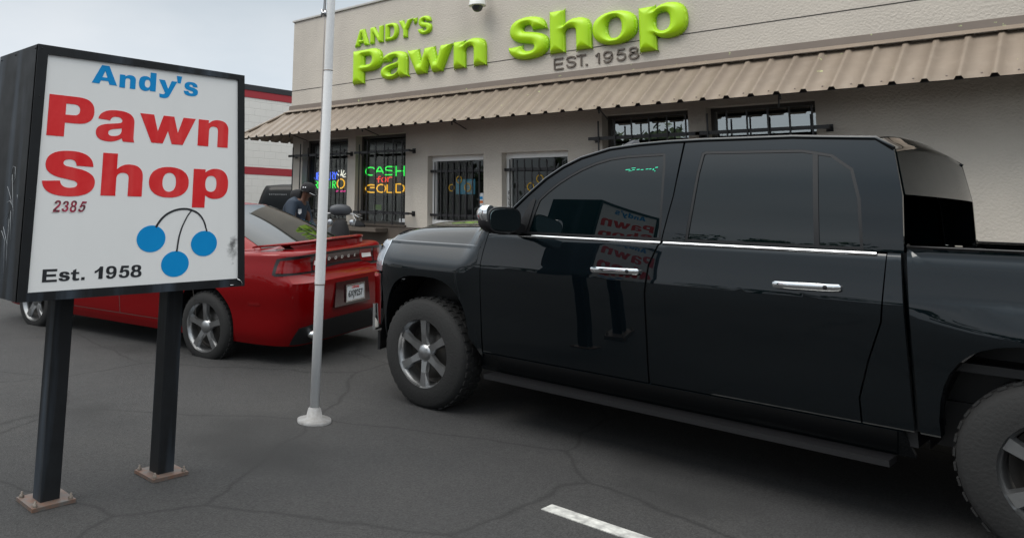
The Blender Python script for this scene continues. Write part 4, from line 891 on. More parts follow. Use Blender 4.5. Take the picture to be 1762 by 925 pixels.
win2 = [(-2.067, 1.342), (-2.032, 1.55), (-2.002, 1.749), (-1.975, 1.868), (-1.954, 1.876), (-1.434, 1.868), (-1.287, 1.837), (-1.19, 1.758), (-1.159, 1.6), (-1.155, 1.342)]
def inset(poly, d):
    A = np.array(poly); nx = np.roll(A, -1, 0); pv = np.roll(A, 1, 0); e1 = A - pv; e2 = nx - A
    ar_ = sum(A[:, 0] * nx[:, 1] - nx[:, 0] * A[:, 1]); s_ = 1 if ar_ > 0 else -1
    n1 = np.stack([-e1[:, 1], e1[:, 0]], 1) * s_; n2_ = np.stack([-e2[:, 1], e2[:, 0]], 1) * s_
    n1 /= np.linalg.norm(n1, axis=1)[:, None]; n2_ /= np.linalg.norm(n2_, axis=1)[:, None]; b = n1 + n2_; l_ = (b * n1).sum(1)
    return [tuple(p) for p in A + b / np.maximum(l_, .35)[:, None] * d]
for mi in (False, True):
    # frames: A pillar and front door frame, then B pillar back
    bsx = [(x_, z_) for x_, z_ in BS if z_ > 1.338]
    fr1 = [p for p in sil if p[0] < -2.10] + [(-2.088, 1.948)] + [(x_ - .004, z_) for x_, z_ in bsx[1:]] + [(-2.211, 1.338), (-3.43, 1.338)]
    panel('front_pillar', [fr1, win1], cab, 'truck_paint', tk, (.05, .05), rim=.02, mirror=mi)
    fr2 = [(-2.203, 1.338)] + [(x_ + .004, z_) for x_, z_ in bsx[1:][::-1]] + [(-2.076, 1.949)] + [p for p in sil if p[0] > -2.05]
    panel('rear_pillar', [fr2, win2], cab, 'truck_paint', tk, (.05, .05), rim=.02, mirror=mi)
    for nm, wn in (('front_window', win1), ('rear_window', win2)):
        q = panel(nm, [wn], cab, 'truck_glass', tk, (.08, .06), rim=0, off=-.007, mirror=mi)
        panel('window_seal', [inset(wn, -.003), inset(wn, .015)], cab, 'black_plastic', q, (.08, .06), rim=.006, off=-.001, mirror=mi)
    panel('mirror_sail', [[(-3.262, 1.342), (-3.175, 1.342), (-3.108, 1.575), (-3.122, 1.590), (-3.15, 1.56)]], cab, 'black_plastic', tk, (.1, .1), rim=.01, off=.006, mirror=mi)
    panel('window_divider', [[(-1.38, 1.35), (-1.355, 1.35), (-1.355, 1.86), (-1.38, 1.865)]], cab, 'black_plastic', tk, (.1, .1), rim=.003, off=-.002, mirror=mi)
    panel('pillar_seam', [[(-2.30, .5), (-2.322, .5)] + [(x_ - .012, z_) for x_, z_ in BS[::-1] if z_ > .51 and z_ < 1.34] + [(x_ + .012, z_) for x_, z_ in BS if z_ > .51 and z_ < 1.34]], tside, 'black_plastic', tk, (.2, .1), rim=0, off=-.018, mirror=mi)
    panel('pillar_seam', [[(x_ - .012, z_) for x_, z_ in BS[::-1] if z_ >= 1.345] + [(x_ + .012, z_) for x_, z_ in BS if z_ >= 1.345]], cab, 'black_plastic', tk, (.2, .1), rim=0, off=-.012, mirror=mi)
    panel('fender_seam', [[(x_ - .018, z_) for x_, z_ in seam] + [(x_ + .018, z_) for x_, z_ in seam[::-1]]], tside, 'black_plastic', tk, (.2, .1), rim=0, off=-.02, mirror=mi)
    # bright strip along the window sills
    bt = lambda a, b: np.stack([tw(a), -(.948 + .010 * np.sin((b - 1.313) / .026 * math.pi)), b], 1)
    panel('belt_trim', [[(-3.24, 1.322), (-3.06, 1.313), (-2.224, 1.313), (-2.212, 1.339), (-3.05, 1.339)]], bt, 'chrome', tk, (.2, .004), rim=.006, mirror=mi)
    panel('belt_trim', [[(-2.205, 1.313), (-1.10, 1.313), (-1.10, 1.339), (-2.194, 1.339)]], bt, 'chrome', tk, (.2, .004), rim=.006, mirror=mi)
    rl = [cab(np.array([x_]), np.array([z_]))[0] * ([1, -1, 1] if mi else [1, 1, 1]) for x_, z_ in sil[1:14]]; obj('roof_rail', tube(bmesh.new(), [tuple(p_) for p_ in rl], .012, 10), 'truck_paint', tk)
    if 0: panel('roof_rail', [[(x_, z_ - .010) for x_, z_ in sil[2:13]] + [(x_, z_ + .004) for x_, z_ in sil[2:13][::-1]]], cab, 'truck_paint', tk, (.05, .1), rim=.004, off=.004, mirror=mi)
# the cab above: windscreen, roof, back window
def edge(t, y):                                          # roofline, swept across the width
    S_ = np.array(sil[:15]); dd = np.concatenate([[0], np.cumsum(np.hypot(*np.diff(S_, axis=0).T))]); tt = t * dd[-1]
    x_, z_ = np.interp(tt, dd, S_[:, 0]), np.interp(tt, dd, S_[:, 1]); k = 1 - (np.abs(y)) ** 2.4
    wy = gw(z_); fro = np.clip(1 - t / .42, 0, 1)
    x2 = x_ - k * (.17 * fro + .0) + k * .03 * np.clip((t - .9) / .1, 0, 1); z2 = z_ + k * (.045 * np.clip(t / .4, 0, 1) * np.clip((1.0 - t) / .06, 0, 1)) + .002
    return np.stack([tw(x2), y * wy, z2], 1)
def roofrange(nm, t0, t1, mt, ym=1., off=0.):
    panel(nm, [[(t0, -ym), (t1, -ym), (t1, ym), (t0, ym)]], edge, mt, tk, (.012, .08), rim=.006, off=off, e_=2e-3)
_S = np.array(sil[:15]); _d = np.concatenate([[0], np.cumsum(np.hypot(*np.diff(_S, axis=0).T))]); _d /= _d[-1]
roofrange('windscreen', .002, _d[6] - .004, 'truck_glass', .93, -.002); roofrange('roof', _d[6], _d[12], 'truck_paint'); roofrange('back_window', _d[12] + .004, .999, 'truck_glass', .95)
for s in (-1, 1):
    panel('windscreen_pillar', [[(.002, min(s * .93, s)), (_d[6] - .001, min(s * .93, s)), (_d[6] - .001, max(s * .93, s)), (.002, max(s * .93, s))]], edge, 'truck_paint', tk, (.012, .02), rim=.004, e_=2e-3)
obj('cab_back', boxes((tw(-1.0), tw(-.975), -.92, .92, .5, 1.34)), 'truck_paint', tk)
# cabin: seats, wheel, dash kept simple behind the tint
obj('dashboard', boxes((tw(-3.4), tw(-3.0), -.85, .85, 1.0, 1.32)), 'black_plastic', tk, bevel=.05)
# shark fin
b_ = bmesh.new()
for i, (x0, x1, z_, w_) in enumerate(((-.11, .095, 0, .030), (-.085, .085, .03, .022), (-.02, .075, .06, .013), (.025, .068, .078, .006))):
    r_ = [b_.verts.new((x0, 0, z_)), b_.verts.new(((x0 + x1) / 2, -w_, z_)), b_.verts.new((x1, -w_ * .5, z_)), b_.verts.new((x1, w_ * .5, z_)), b_.verts.new(((x0 + x1) / 2, w_, z_))]
    if i:
        for k in range(5): b_.faces.new((pr_[k], pr_[(k + 1) % 5], r_[(k + 1) % 5], r_[k]))
    pr_ = r_
b_.faces.new(pr_); q = obj('antenna_fin', b_, 'grey_vinyl', tk, loc=(tw(-2.88), 0, 1.972))
# door handles and mirrors
for s in (-1, 1):
    for hx in (-2.50, -1.42):
        h_ = bpy.data.objects.new('door_handle', None)
        def hs(a, b, hx=hx): return np.stack([tw(hx + a), -(.992 + .026 * (1 - (a / .165) ** 4) + .006 * np.cos((b - 1.145) / .017 * 1.3)), b + .004 * (a / .15)], 1)
        q = panel('door_handle', [[(-.160, 1.130), (-.15, 1.126), (.15, 1.126), (.162, 1.132), (.163, 1.154), (.155, 1.161), (-.145, 1.162), (-.160, 1.154)]], hs, 'chrome', tk, (.02, .006), rim=.022, mirror=s > 0)
        panel('keyhole', [[(.098 + .011 * math.cos(t_), 1.144 + .011 * math.sin(t_)) for t_ in [2 * math.pi * i / 12 for i in range(12)]]], hs, 'black_plastic', q, (0, 0), rim=0, off=.002, mirror=s > 0)
        panel('handle_recess', [[(-.12, 1.075), (.10, 1.075), (.12, 1.09), (.12, 1.19), (.10, 1.20), (-.12, 1.20), (-.14, 1.19), (-.14, 1.09)]], lambda a, b, hx=hx: np.stack([tw(hx + a), -(.9865 + 0 * a), b], 1), 'truck_paint', q, (0, 0), rim=0, mirror=s > 0) if False else None
    mr = thing('side_mirror', '', '', (tw(-3.20), s * 1.205, 1.432)); mr.scale = (1, 1.18, 1); del mr['label']; del mr['category']; mr.parent = tk
    def rring(x_, y0, y1, z0, z1, p=3.2, n_=28): 
        return [(x_, (y0 + y1) / 2 + (y1 - y0) / 2 * math.copysign(abs(math.cos(t_)) ** (2 / p), math.cos(t_)), (z0 + z1) / 2 + (z1 - z0) / 2 * math.copysign(abs(math.sin(t_)) ** (2 / p), math.sin(t_))) for t_ in [2 * math.pi * i / n_ for i in range(n_)]]
    def shell(rings, cap=True):
        b_ = bmesh.new(); rs = [[b_.verts.new((p[0], s * p[1], p[2])) for p in r_] for r_ in rings]
        for r0, r1 in zip(rs, rs[1:]):
            for k in range(len(r0)): f = b_.faces.new((r0[k], r0[(k + 1) % len(r0)], r1[(k + 1) % len(r0)], r1[k])); f.smooth = True
        if cap: b_.faces.new(rs[0]); b_.faces.new(rs[-1])
        bmesh.ops.recalc_face_normals(b_, faces=b_.faces); return b_
    # y negative = towards the cab in the near mirror's own frame; housing opens to the rear (+x)
    obj('housing', shell([rring(.03, -.16, .150, -.083, .088), rring(.0, -.165, .155, -.086, .092), rring(-.05, -.155, .15, -.080, .090), rring(-.09, -.12, .12, -.06, .07), rring(-.105, -.07, .08, -.03, .04)]), 'black_plastic', mr)
    obj('mirror_cap', shell([rring(.022, .085, .162, -.020, .098, 2.6), rring(-.03, .075, .163, -.015, .100, 2.6), rring(-.075, .06, .145, .0, .085, 2.6), rring(-.098, .05, .11, .02, .06, 2.6)]), 'chrome', mr)
    obj('mirror_glass', shell([rring(.026, -.15, .14, -.073, .078, 3.4), rring(.0335, -.148, .138, -.071, .076, 3.4)]), 'mirror_glass_m' if 'mirror_glass_m' in MT else 'chrome_dull', mr)
    obj('arm', shell([rring(.01, -.225, -.10, -.085, -.02, 2.5), rring(-.02, -.235, -.10, -.095, -.02, 2.5), rring(-.06, -.22, -.10, -.085, -.03, 2.5)]), 'black_plastic', mr)
# glowing green marks on the near front window, imitating neon reflected in the glass
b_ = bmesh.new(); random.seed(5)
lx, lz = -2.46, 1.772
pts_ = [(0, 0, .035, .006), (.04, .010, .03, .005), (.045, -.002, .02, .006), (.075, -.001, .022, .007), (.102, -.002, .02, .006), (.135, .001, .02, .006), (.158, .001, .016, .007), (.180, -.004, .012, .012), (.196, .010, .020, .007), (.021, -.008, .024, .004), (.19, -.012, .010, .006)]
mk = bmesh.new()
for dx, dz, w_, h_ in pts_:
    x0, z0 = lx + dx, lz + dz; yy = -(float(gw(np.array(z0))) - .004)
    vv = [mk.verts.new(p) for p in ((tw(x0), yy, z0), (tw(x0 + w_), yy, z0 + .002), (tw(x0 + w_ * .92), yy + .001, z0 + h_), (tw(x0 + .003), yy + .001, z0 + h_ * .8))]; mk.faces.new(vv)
obj('reflection_marks', mk, 'reflection_mark', tk)
for cx_, far in ((arch_c, 0), (rc_, 0)):
    for s in (-1, 1): wheel(tk, (tw(cx_), s * .86, .41 + (.06 if s > 0 else 0)), s, .405, .27, .255, 6)

# ================================================================== CARS (lofted bodies)
def sq(s, n):
    """point on a rounded rectangle; s in [-1,7): near side -1..1, rear 1..3, far side 3..5, front 5..7"""
    s = np.mod(np.asarray(s, float) + 1, 8) - 1
    a = np.select([s < 1, s < 3, s < 5], [s, 1 + 0 * s, 4 - s], -1 + 0 * s); b = np.select([s < 1, s < 3, s < 5], [-1 + 0 * s, s - 2, 1 + 0 * s], 6 - s)
    r_ = (np.abs(a) ** n + np.abs(b) ** n) ** (-1 / n); return a * r_, b * r_
class Car:
    def __init__(c, root, p): c.root = root; c.p = p; c.xc = (p['x0'] + p['x1']) / 2; c.L = (p['x1'] - p['x0']) / 2
    def hull(c, s, z, inset=0.):
        p = c.p; a, b = sq(s, p['n']); z = np.asarray(z, float) + 0 * a
        wz = ip(z, p['wz'][0], p['wz'][1]); rz_ = ip(z, p['rz'][0], p['rz'][1]); fz = ip(z, p['fz'][0], p['fz'][1])
        x = c.xc + c.L * a * np.where(a > 0, 1 - (1 - rz_) * np.abs(a) ** 8, 1 - (1 - fz) * np.abs(a) ** 8)
        y = p['W'] * b * wz
        for wx in p['wheels']: y = y * (1 + .022 * np.exp(-((x - wx) / .42) ** 2 - ((z - .62) / .25) ** 2))
        return np.stack([x, y, z], -1)
    def edge(c, x): return ip(x, c.p['ez'][0], c.p['ez'][1])
    def build(c):
        p = c.p; ns = 8 * 44; s = -1 + 8 * np.arange(ns) / ns; rows = []
        a, b = sq(s, p['n']); x0 = c.xc + c.L * a; ze = c.edge(x0)
        low = []
        for t in np.linspace(0, 1, 22): low.append(c.hull(s, p['zb'] + (ze - .05 - p['zb']) * t))
        top = low[-1]; cx = np.clip(top[:, 0], p['x0'] + .75, p['x1'] - .75)
        spine = np.stack([cx, 0 * cx, top[:, 2]], 1)
        for ph in np.linspace(0, math.pi / 2, 7)[1:]:
            q = top + (spine - top) / np.linalg.norm(spine - top, axis=1)[:, None] * (.06 * (1 - math.cos(ph))); q[:, 2] = ze - .05 + .05 * math.sin(ph); low.append(q)
        rim = low[-1]
        for k in np.linspace(0, 1, 16)[1:]:
            q = rim * (1 - k) + np.stack([spine[:, 0], spine[:, 1], rim[:, 2]], 1) * k
            yy = np.abs(q[:, 1]) / p['W']; q[:, 2] = c.edge(q[:, 0]) * 1.0 + p['crown'] * (1 - np.clip(yy / .93, 0, 1) ** 2) * (1 - (1 - k) ** 2.2); low.append(q)
        # floor
        fl = low[0].copy(); rows_ = [np.stack([fl[:, 0] * .4 + c.xc * .6, fl[:, 1] * .2, fl[:, 2]], 1)] + low
        me = grid_mesh(np.array(rows_), closed_u=True)
        bm = bmesh.new(); bm.from_mesh(me); bm.verts.ensure_lookup_table()
        bm.faces.new([bm.verts[i] for i in range(ns)][::-1]); n_ = len(bm.verts) - ns
        bmesh.ops.remove_doubles(bm, verts=bm.verts[n_:], dist=.0008); bmesh.ops.remove_doubles(bm, verts=bm.verts, dist=.0002)
        be = [e_ for e_ in bm.edges if len(e_.link_faces) == 1]
        if be: bmesh.ops.holes_fill(bm, edges=be)
        bmesh.ops.recalc_face_normals(bm, faces=bm.faces)
        o = obj('body', bm, [p['paint'], 'black_plastic'], c.root, smooth=True)
        cb = bmesh.new()
        for wx in p['wheels']:
            for s_ in (-1, 1): bmesh.ops.create_cone(cb, cap_ends=True, segments=48, radius1=p['ar'], radius2=p['ar'], depth=.6, matrix=Matrix.Translation((wx, s_ * (p['W'] * .66 + .3), p['az'])) @ Matrix.Rotation(R(90), 4, 'X'))
        cu = obj('cut', cb, 'black_plastic'); cu.parent = c.root
        md = o.modifiers.new('b', 'BOOLEAN'); md.operation = 'DIFFERENCE'; md.solver = 'EXACT'; md.object = cu
        bpy.context.view_layer.update(); dg = bpy.context.evaluated_depsgraph_get()
        me2 = bpy.data.meshes.new_from_object(o.evaluated_get(dg)); o.modifiers.clear(); o.data = me2; bpy.data.objects.remove(cu)
        me2.materials.clear(); me2.materials.append(MT[p['paint']]); me2.materials.append(MT['black_plastic'])
        for f in me2.polygons:
            m_ = 0; cc = f.center
            for wx in p['wheels']:
                d = math.hypot(cc.x - wx, cc.z - p['az'])
                if d < p['ar'] + .003 and abs(cc.y) > p['W'] * .6 and (abs(d - p['ar']) < .02 and abs(f.normal.y) < .5 or abs(abs(cc.y) - p['W'] * .66) < .01): m_ = 1
            if cc.z < p['zb'] + .01: m_ = 1
            f.material_index = m_; f.use_smooth = True
        me2.set_sharp_from_angle(angle=R(40))
        return o
    def glass_surf(c, s, v, off=0.):
        p = c.p; a, b = sq(s, p['gn']); v = np.asarray(v, float) + 0 * a
        q = v ** p['gp']
        xb = (p['g0'] + p['g1']) / 2 + (p['g1'] - p['g0']) / 2 * a; xr_ = (p['r0'] + p['r1']) / 2 + (p['r1'] - p['r0']) / 2 * a
        yb, yr_ = p['gw'] * b, p['rw'] * b
        zb_ = c.edge(xb) - .0 + .02 * (1 - b * b) - .012; x = xb * (1 - q) + xr_ * q; y = yb * (1 - q) + yr_ * q
        z = zb_ + (p['zr'] + p.get('rcr', 0) * (1 - b * b) - zb_) * np.sin(np.clip(v, 0, 1.2) * math.pi / 2 * p['gs']) / math.sin(math.pi / 2 * p['gs'])
        return np.stack([x, y, z], -1)
    def cabin(c):
        p = c.p; ns = 8 * 30; s = -1 + 8 * np.arange(ns) / ns; rows = [c.glass_surf(s, t) for t in np.linspace(-.02, 1, 22)]
        top = rows[-1]; cx = np.clip(top[:, 0], p['r0'] + .3, p['r1'] - .3)
        for k in np.linspace(0, 1, 12)[1:]:
            q = top * (1 - k) + np.stack([cx, 0 * cx, top[:, 2]], 1) * k; q[:, 2] = p['zr'] + p['rcr0'] * (1 - (1 - k) ** 2.0) + 0 * q[:, 1]; rows.append(q)
        me = grid_mesh(np.array(rows), closed_u=True); bm = bmesh.new(); bm.from_mesh(me); bmesh.ops.remove_doubles(bm, verts=bm.verts, dist=.0002)
        be = [e_ for e_ in bm.edges if len(e_.link_faces) == 1 and e_.verts[0].co.z > 1.2]
        if be: bmesh.ops.holes_fill(bm, edges=be)
        bmesh.ops.recalc_face_normals(bm, faces=bm.faces)
        return obj('roof', bm, p['paint'], c.root, smooth=True)
    def gp(c, name, poly, mt, off=.003, rim=.006, step=(.06, .08), parent=None):
        return panel(name, poly, lambda a, b: c.glass_surf(a, b), mt, parent or c.root, step, rim=rim, off=off)
    def hp(c, name, poly, mt, off=.002, rim=.006, step=(.04, .03), parent=None):
        return panel(name, poly, lambda a, b: c.hull(a, b), mt, parent or c.root, step, rim=rim, off=off)
def mir(poly): return [(4 - a, b) for a, b in poly[::-1]]  # near side / left half -> far side / right half

# ---- the red sedan, seen from behind
rs = thing('red_sedan', 'shiny red sedan with a rear spoiler, between the box sign and the black pickup', 'car', (-5.925, 5.502, .046), .189)
rs.rotation_euler = (R(3.0), 0, .189)
pr_ = dict(x0=-4.95, x1=.10, W=.95, n=7.5, zb=.19, crown=.045, wheels=(-3.98, -1.03), ar=.375, az=.36, paint='red_paint',
           wz=([.15, .30, .50, .70, .80, .86, .93, 1.03], [.90, .955, .975, 1.0, 1.0, .990, .965, .935]),
           rz=([.15, .30, .45, .74, .785, .80, .815, .86, .95, 1.00, 1.04], [.955, .975, .992, 1.0, 1.0, .994, .966, .962, .958, .962, .966]),
           fz=([.15, .35, .6, .75, .9], [.965, 1.0, 1.0, .98, .93]),
           ez=([-4.95, -4.6, -3.9, -3.3, -2.2, -1.1, -.45, -.05, .12], [.74, .83, .93, .97, .99, 1.02, 1.045, 1.055, 1.055]),
           gn=6, g0=-3.55, g1=-.44, r0=-2.75, r1=-1.52, gw=.85, rw=.64, zr=1.42, rcr=.03, rcr0=.060, gp=1.10, gs=.52)
C1 = Car(rs, pr_); C1.build(); C1.cabin()
C1.gp('rear_window', [[(1.20, .04), (1.15, .45), (1.16, .93), (1.3, .97), (2.7, .97), (2.84, .93), (2.85, .45), (2.80, .04), (2, .03)]], 'car_glass', .004, .003)
C1.gp('windscreen', [[(5.12, .04), (5.12, .93), (6.88, .93), (6.88, .04)]], 'car_glass', .004, .003)
sw1 = [(-.93, .14), (-.45, .86), (-.06, .90), (-.06, .12)]; sw2 = [(-.02, .12), (-.02, .90), (.42, .86), (.72, .52), (.80, .30), (.62, .14)]
for mi in (0, 1):
    for nm, w_ in (('front_window', sw1), ('rear_side_window', sw2)): C1.gp(nm, [mir(w_) if mi else w_], 'car_glass', .004, .003)
# tail: one band across, black edged, with lamps at its ends
band = [(.972, .850), (.980, .93), (.993, .992), (1.10, 1.012), (1.5, 1.026), (2, 1.03), (2.5, 1.026), (2.90, 1.012), (3.007, .992), (3.02, .93), (3.028, .850), (3.0, .835), (2.5, .845), (2.40, .880), (2, .890), (1.60, .880), (1.50, .845), (1.0, .835)]
def ringin(poly, dz, ds):
    A = np.array(poly); c_ = np.array([2.0, .93]); out = A.copy(); out[:, 0] = c_[0] + (A[:, 0] - c_[0]) * (1 - ds); out[:, 1] = A[:, 1] + np.where(A[:, 1] > .93, -dz, dz) * np.where(np.abs(A[:, 1] - .93) < .02, 0, 1); return [tuple(p) for p in out]
C1.hp('lamp_surround', [band], 'black_plastic', .002, .004)
bi = ringin(band, .024, .045); bd = C1.hp('lamp_band', [bi], 'lamp_dark', .0045, .003)
for mi in (0, 1):
    f_ = (lambda q_: mir(q_)) if mi else (lambda q_: q_)
    C1.hp('tail_lamp', [f_([(1.005, .862), (1.012, .925), (1.03, .975), (1.40, .998), (1.43, .864)])], 'lamp_red', .009, .006)
    C1.hp('reverse_lamp', [f_([(1.475, .915), (1.480, .958), (1.66, .963), (1.655, .918)])], 'lamp_white', .010, .006)
    C1.hp('lamp_inner', [f_([(1.462, .868), (1.465, 1.0), (1.70, 1.005), (1.69, .895), (1.52, .866)])], 'lamp_red', .006, .003)
for i, ch in enumerate('DODGE'):
    b0 = 2 + (i - 2) * .118 - .03; P0_ = C1.hull(np.array([b0]), np.array([.955]))[0]; P1_ = C1.hull(np.array([b0 + .01]), np.array([.955]))[0]; P2_ = C1.hull(np.array([b0]), np.array([.965]))[0]
    ex_ = Vector(P1_ - P0_).normalized(); ey_ = Vector(P2_ - P0_).normalized(); nn_ = ex_.cross(ey_).normalized()
    text('lettering', ch, .040, 'chrome', rs, frame(Vector(P0_) + nn_ * .008, ex_, ey_), .002, 1.3)
def hull_text(s_, b0, z0, size, mt, off=.006, sx=1., name='lettering'):
    P0_ = C1.hull(np.array([b0]), np.array([z0]))[0]; P1_ = C1.hull(np.array([b0 + .01]), np.array([z0]))[0]; P2_ = C1.hull(np.array([b0]), np.array([z0 + .01]))[0]
    ex_ = Vector(P1_ - P0_).normalized(); ey_ = Vector(P2_ - P0_).normalized(); nn_ = ex_.cross(ey_).normalized()
    return text(name, s_, size, mt, rs, frame(Vector(P0_) + nn_ * off, ex_, ey_), .001, sx)
hull_text('CHARGER', 1.52, .828, .026, 'chrome_dull', .006, 1.5)
b_ = bmesh.new()
for i in range(5):
    P0_ = C1.hull(np.array([2.50 + i * .028]), np.array([.838]))[0]; box(b_, P0_[0] + .0, P0_[0] + .006, P0_[1] - .009, P0_[1] + .008, P0_[2] - .009, P0_[2] + .009)
obj('badge', b_, 'chrome_dull', rs)
# bumper below: ledge, plate, valance, tailpipes
pl = lambda a, b: np.stack([.112 + 0 * a, a, b], -1)
panel('plate_recess', [[(-.30, .50), (.30, .50), (.27, .735), (-.27, .735)]], pl, 'lamp_dark', rs, (0, 0), rim=.03)
pl2 = lambda a, b: np.stack([.122 + 0 * a, a + .03, b], -1)
panel('licence_plate', [[(-.153, .535), (.153, .535), (.153, .688), (-.153, .688)]], pl2, 'paper', rs, (0, 0), rim=.006)
pfr = frame((.1245, .03, .600), (0, 1, 0), (0, 0, 1)); text('plate_number', '6XJ9257', .088, 'decal_black', rs, pfr, .001, .80)
text('plate_header', 'California', .040, 'decal_red', rs, frame((.1245, .03, .664), (0, 1, 0), (0, 0, 1)), .0, .8)
panel('plate_frame', [[(-.16, .528), (.16, .528), (.16, .695), (-.16, .695)], [(-.146, .542), (.146, .542), (.146, .681), (-.146, .681)]], lambda a, b: np.stack([.127 + 0 * a, a + .03, b], -1), 'chrome_dull', rs, (0, 0), rim=.008)
C1.hp('valance', [[(1.1, .205), (2.9, .205), (2.8, .36), (2.45, .40), (1.55, .40), (1.2, .36)]], 'black_plastic', .006, .01)
for s in (-1, 1): obj('tailpipe', lathe(bmesh.new(), [(.038, .02), (.045, .14), (.040, .14), (.036, .02), (0, .02)], 24, 'X', (0, s * .58, .29)), 'chrome', rs)
for mi in (0, 1):
    f_ = (lambda q_: mir(q_)) if mi else (lambda q_: q_)
    C1.hp('side_marker', [f_([(.80, .56), (.80, .585), (.87, .59), (.87, .562)])], 'lamp_red', .003, .002)
    for xx in (-.56, .02, .50):
        C1.hp('door_seam', [f_([(xx, .30), (xx + .003, .30), (xx + .003, .96), (xx, .96)])], 'groove', .001, 0)
    C1.hp('sill_seam', [f_([(-.56, .298), (.40, .298), (.40, .304), (-.56, .304)])], 'groove', .001, 0)
    for xx in (-.12, .38): C1.hp('door_handle', [f_([(xx, .862), (xx, .885), (xx + .075, .888), (xx + .075, .865)])], 'red_paint', .02, .018)
    C1.hp('headlamp', [f_([(-1 + .0, .60), (-.90, .66), (-.93, .74), (-1.0, .72)])] if not mi else [[(5.0, .60), (5.0, .72), (4.93, .74), (4.90, .66)]], 'headlight', .004, .01)
C1.hp('front_grille', [[(5.5, .42), (6.5, .42), (6.5, .68), (5.5, .68)]], 'black_plastic', .006, .01)
# boot lid seams
def deck(a, b): 
    return np.stack([a, b, C1.edge(a) + .045 * (1 - np.clip(np.abs(b) / .95 / .93, 0, 1) ** 2) + .002], -1)
for s in (-1, 1): panel('boot_seam', [[(-.62, s * .70 - .002), (-.05, s * .68 - .002), (-.05, s * .68 + .003), (-.62, s * .70 + .003)]], deck, 'groove', rs, (.1, .05), rim=0)
# spoiler: thin wing with ends swept forward, on three feet
def wing(yy):
    u_ = abs(yy) / .80; return -.055 - .36 * u_ ** 3.4, 1.140 - .042 * u_ ** 2.2
rows_ = []
for yy in np.linspace(-.80, .80, 41):
    xt, zt_ = wing(yy); u_ = abs(yy) / .8; ch_ = .155 * (1 - .35 * u_ ** 6); th = .020 * (1 - .5 * u_ ** 6)
    rows_.append([(xt - ch_ + 0, yy, zt_ - .018), (xt - ch_ * .9, yy, zt_ - .012 + th * .35), (xt - ch_ * .5, yy, zt_ - .004 + th * .5), (xt, yy, zt_ + .006 + th * .3), (xt + .012, yy, zt_ + .002), (xt + .006, yy, zt_ - .012), (xt - ch_ * .5, yy, zt_ - .018), (xt - ch_ * .9, yy, zt_ - .024)])
me = grid_mesh(np.array(rows_), closed_u=True); bm = bmesh.new(); bm.from_mesh(me); bm.verts.ensure_lookup_table(); bm.faces.new(bm.verts[:8]); bm.faces.new(bm.verts[-8:][::-1]); bmesh.ops.recalc_face_normals(bm, faces=bm.faces)
sp = obj('spoiler', bm, 'red_paint', rs, smooth=True); sp.data.set_sharp_from_angle(angle=R(50))
rw_ = []
for yy in np.linspace(-.60, .60, 21):
    xt, zt_ = wing(yy); e_z = 1.045 if abs(yy) < .595 else zt_ - .03; rw_.append([(xt - .13, yy, e_z), (xt - .125, yy, zt_ - .014), (xt - .012, yy, zt_ - .010), (xt - .006, yy, zt_ - .03), (xt + .0, yy, e_z)])
mf = grid_mesh(np.array(rw_)); mf.name = 'spoiler_base'; link('spoiler_base', mf, 'red_paint', sp, smooth=True)
for s in (-1, 1):
    b_ = bmesh.new(); bmesh.ops.create_uvsphere(b_, u_segments=16, v_segments=10, radius=.1, matrix=Matrix.Translation((-3.02, s * 1.0, 1.02)) @ Matrix.Diagonal((.7, 1.1, .7, 1))); box(b_, -3.06, -3.0, min(s * .84, s * .95), max(s * .84, s * .95), .97, 1.0)
    obj('wing_mirror', b_, 'red_paint', rs, smooth=True)
for wx in pr_['wheels']:
    for s in (-1, 1): wheel(rs, (wx, s * .83, .34 - .046 + (0 if s < 0 else -.0)), s, .340, .235, .245, 5)

# ---- dark sport utility vehicle in the alley
sv = thing('dark_van', 'tall black van parked in the alley beyond the person, its back to the viewer', 'van', (-13.30, 10.56, .125), R(-65))
pv = dict(x0=-4.8, x1=0.0, W=.96, n=9, zb=.28, crown=.03, wheels=(-3.9, -.95), ar=.40, az=.40, paint='van_paint',
          wz=([.2, .5, .8, 1.0, 1.15], [.95, .985, 1.0, .985, .95]), rz=([.2, .5, .7, 1.2], [.985, 1.0, 1.0, .985]), fz=([.2, .6, .9, 1.2], [.97, 1.0, .98, .94]),
          ez=([-4.8, -4.4, -3.4, -2.5, 0.1], [.92, 1.02, 1.10, 1.13, 1.15]),
          gn=9, g0=-3.5, g1=-.03, r0=-2.7, r1=-.22, gw=.91, rw=.74, zr=1.79, rcr=.02, rcr0=.05, gp=1.25, gs=.75)
C2 = Car(sv, pv); C2.build(); C2.cabin()
C2.gp('rear_window', [[(1.2, .14), (1.24, .80), (1.4, .86), (2.6, .86), (2.76, .80), (2.8, .14)]], 'van_glass', .004, .003)
C2.gp('windscreen', [[(5.1, .06), (5.1, .9), (6.9, .9), (6.9, .06)]], 'car_glass', .004, .003)
for mi in (0, 1):
    f_ = (lambda q_: mir(q_)) if mi else (lambda q_: q_)
    for x0_, x1_ in ((-.75, -.2), (-.14, .38), (.44, .90)): C2.gp('side_window', [f_([(x0_, .12), (x0_ + .05, .86), (x1_ - .02, .86), (x1_, .12)])], 'van_glass', .004, .003)
    C2.hp('tail_lamp', [f_([(1.03, .80), (1.03, 1.08), (1.16, 1.08), (1.16, .80)])], 'lamp_red', .006, .006)
P0_ = C2.glass_surf(np.array([2.0]), np.array([.72]))[0]
b_ = bmesh.new()
for i in range(9): box(b_, P0_[0] + .035, P0_[0] + .04, -.50 + i * .05, -.475 + i * .05, P0_[2] - .10 + (i % 3) * .004, P0_[2] - .075)
obj('badge', b_, 'decal_grey' if 'decal_grey' in MT else 'steel', sv)
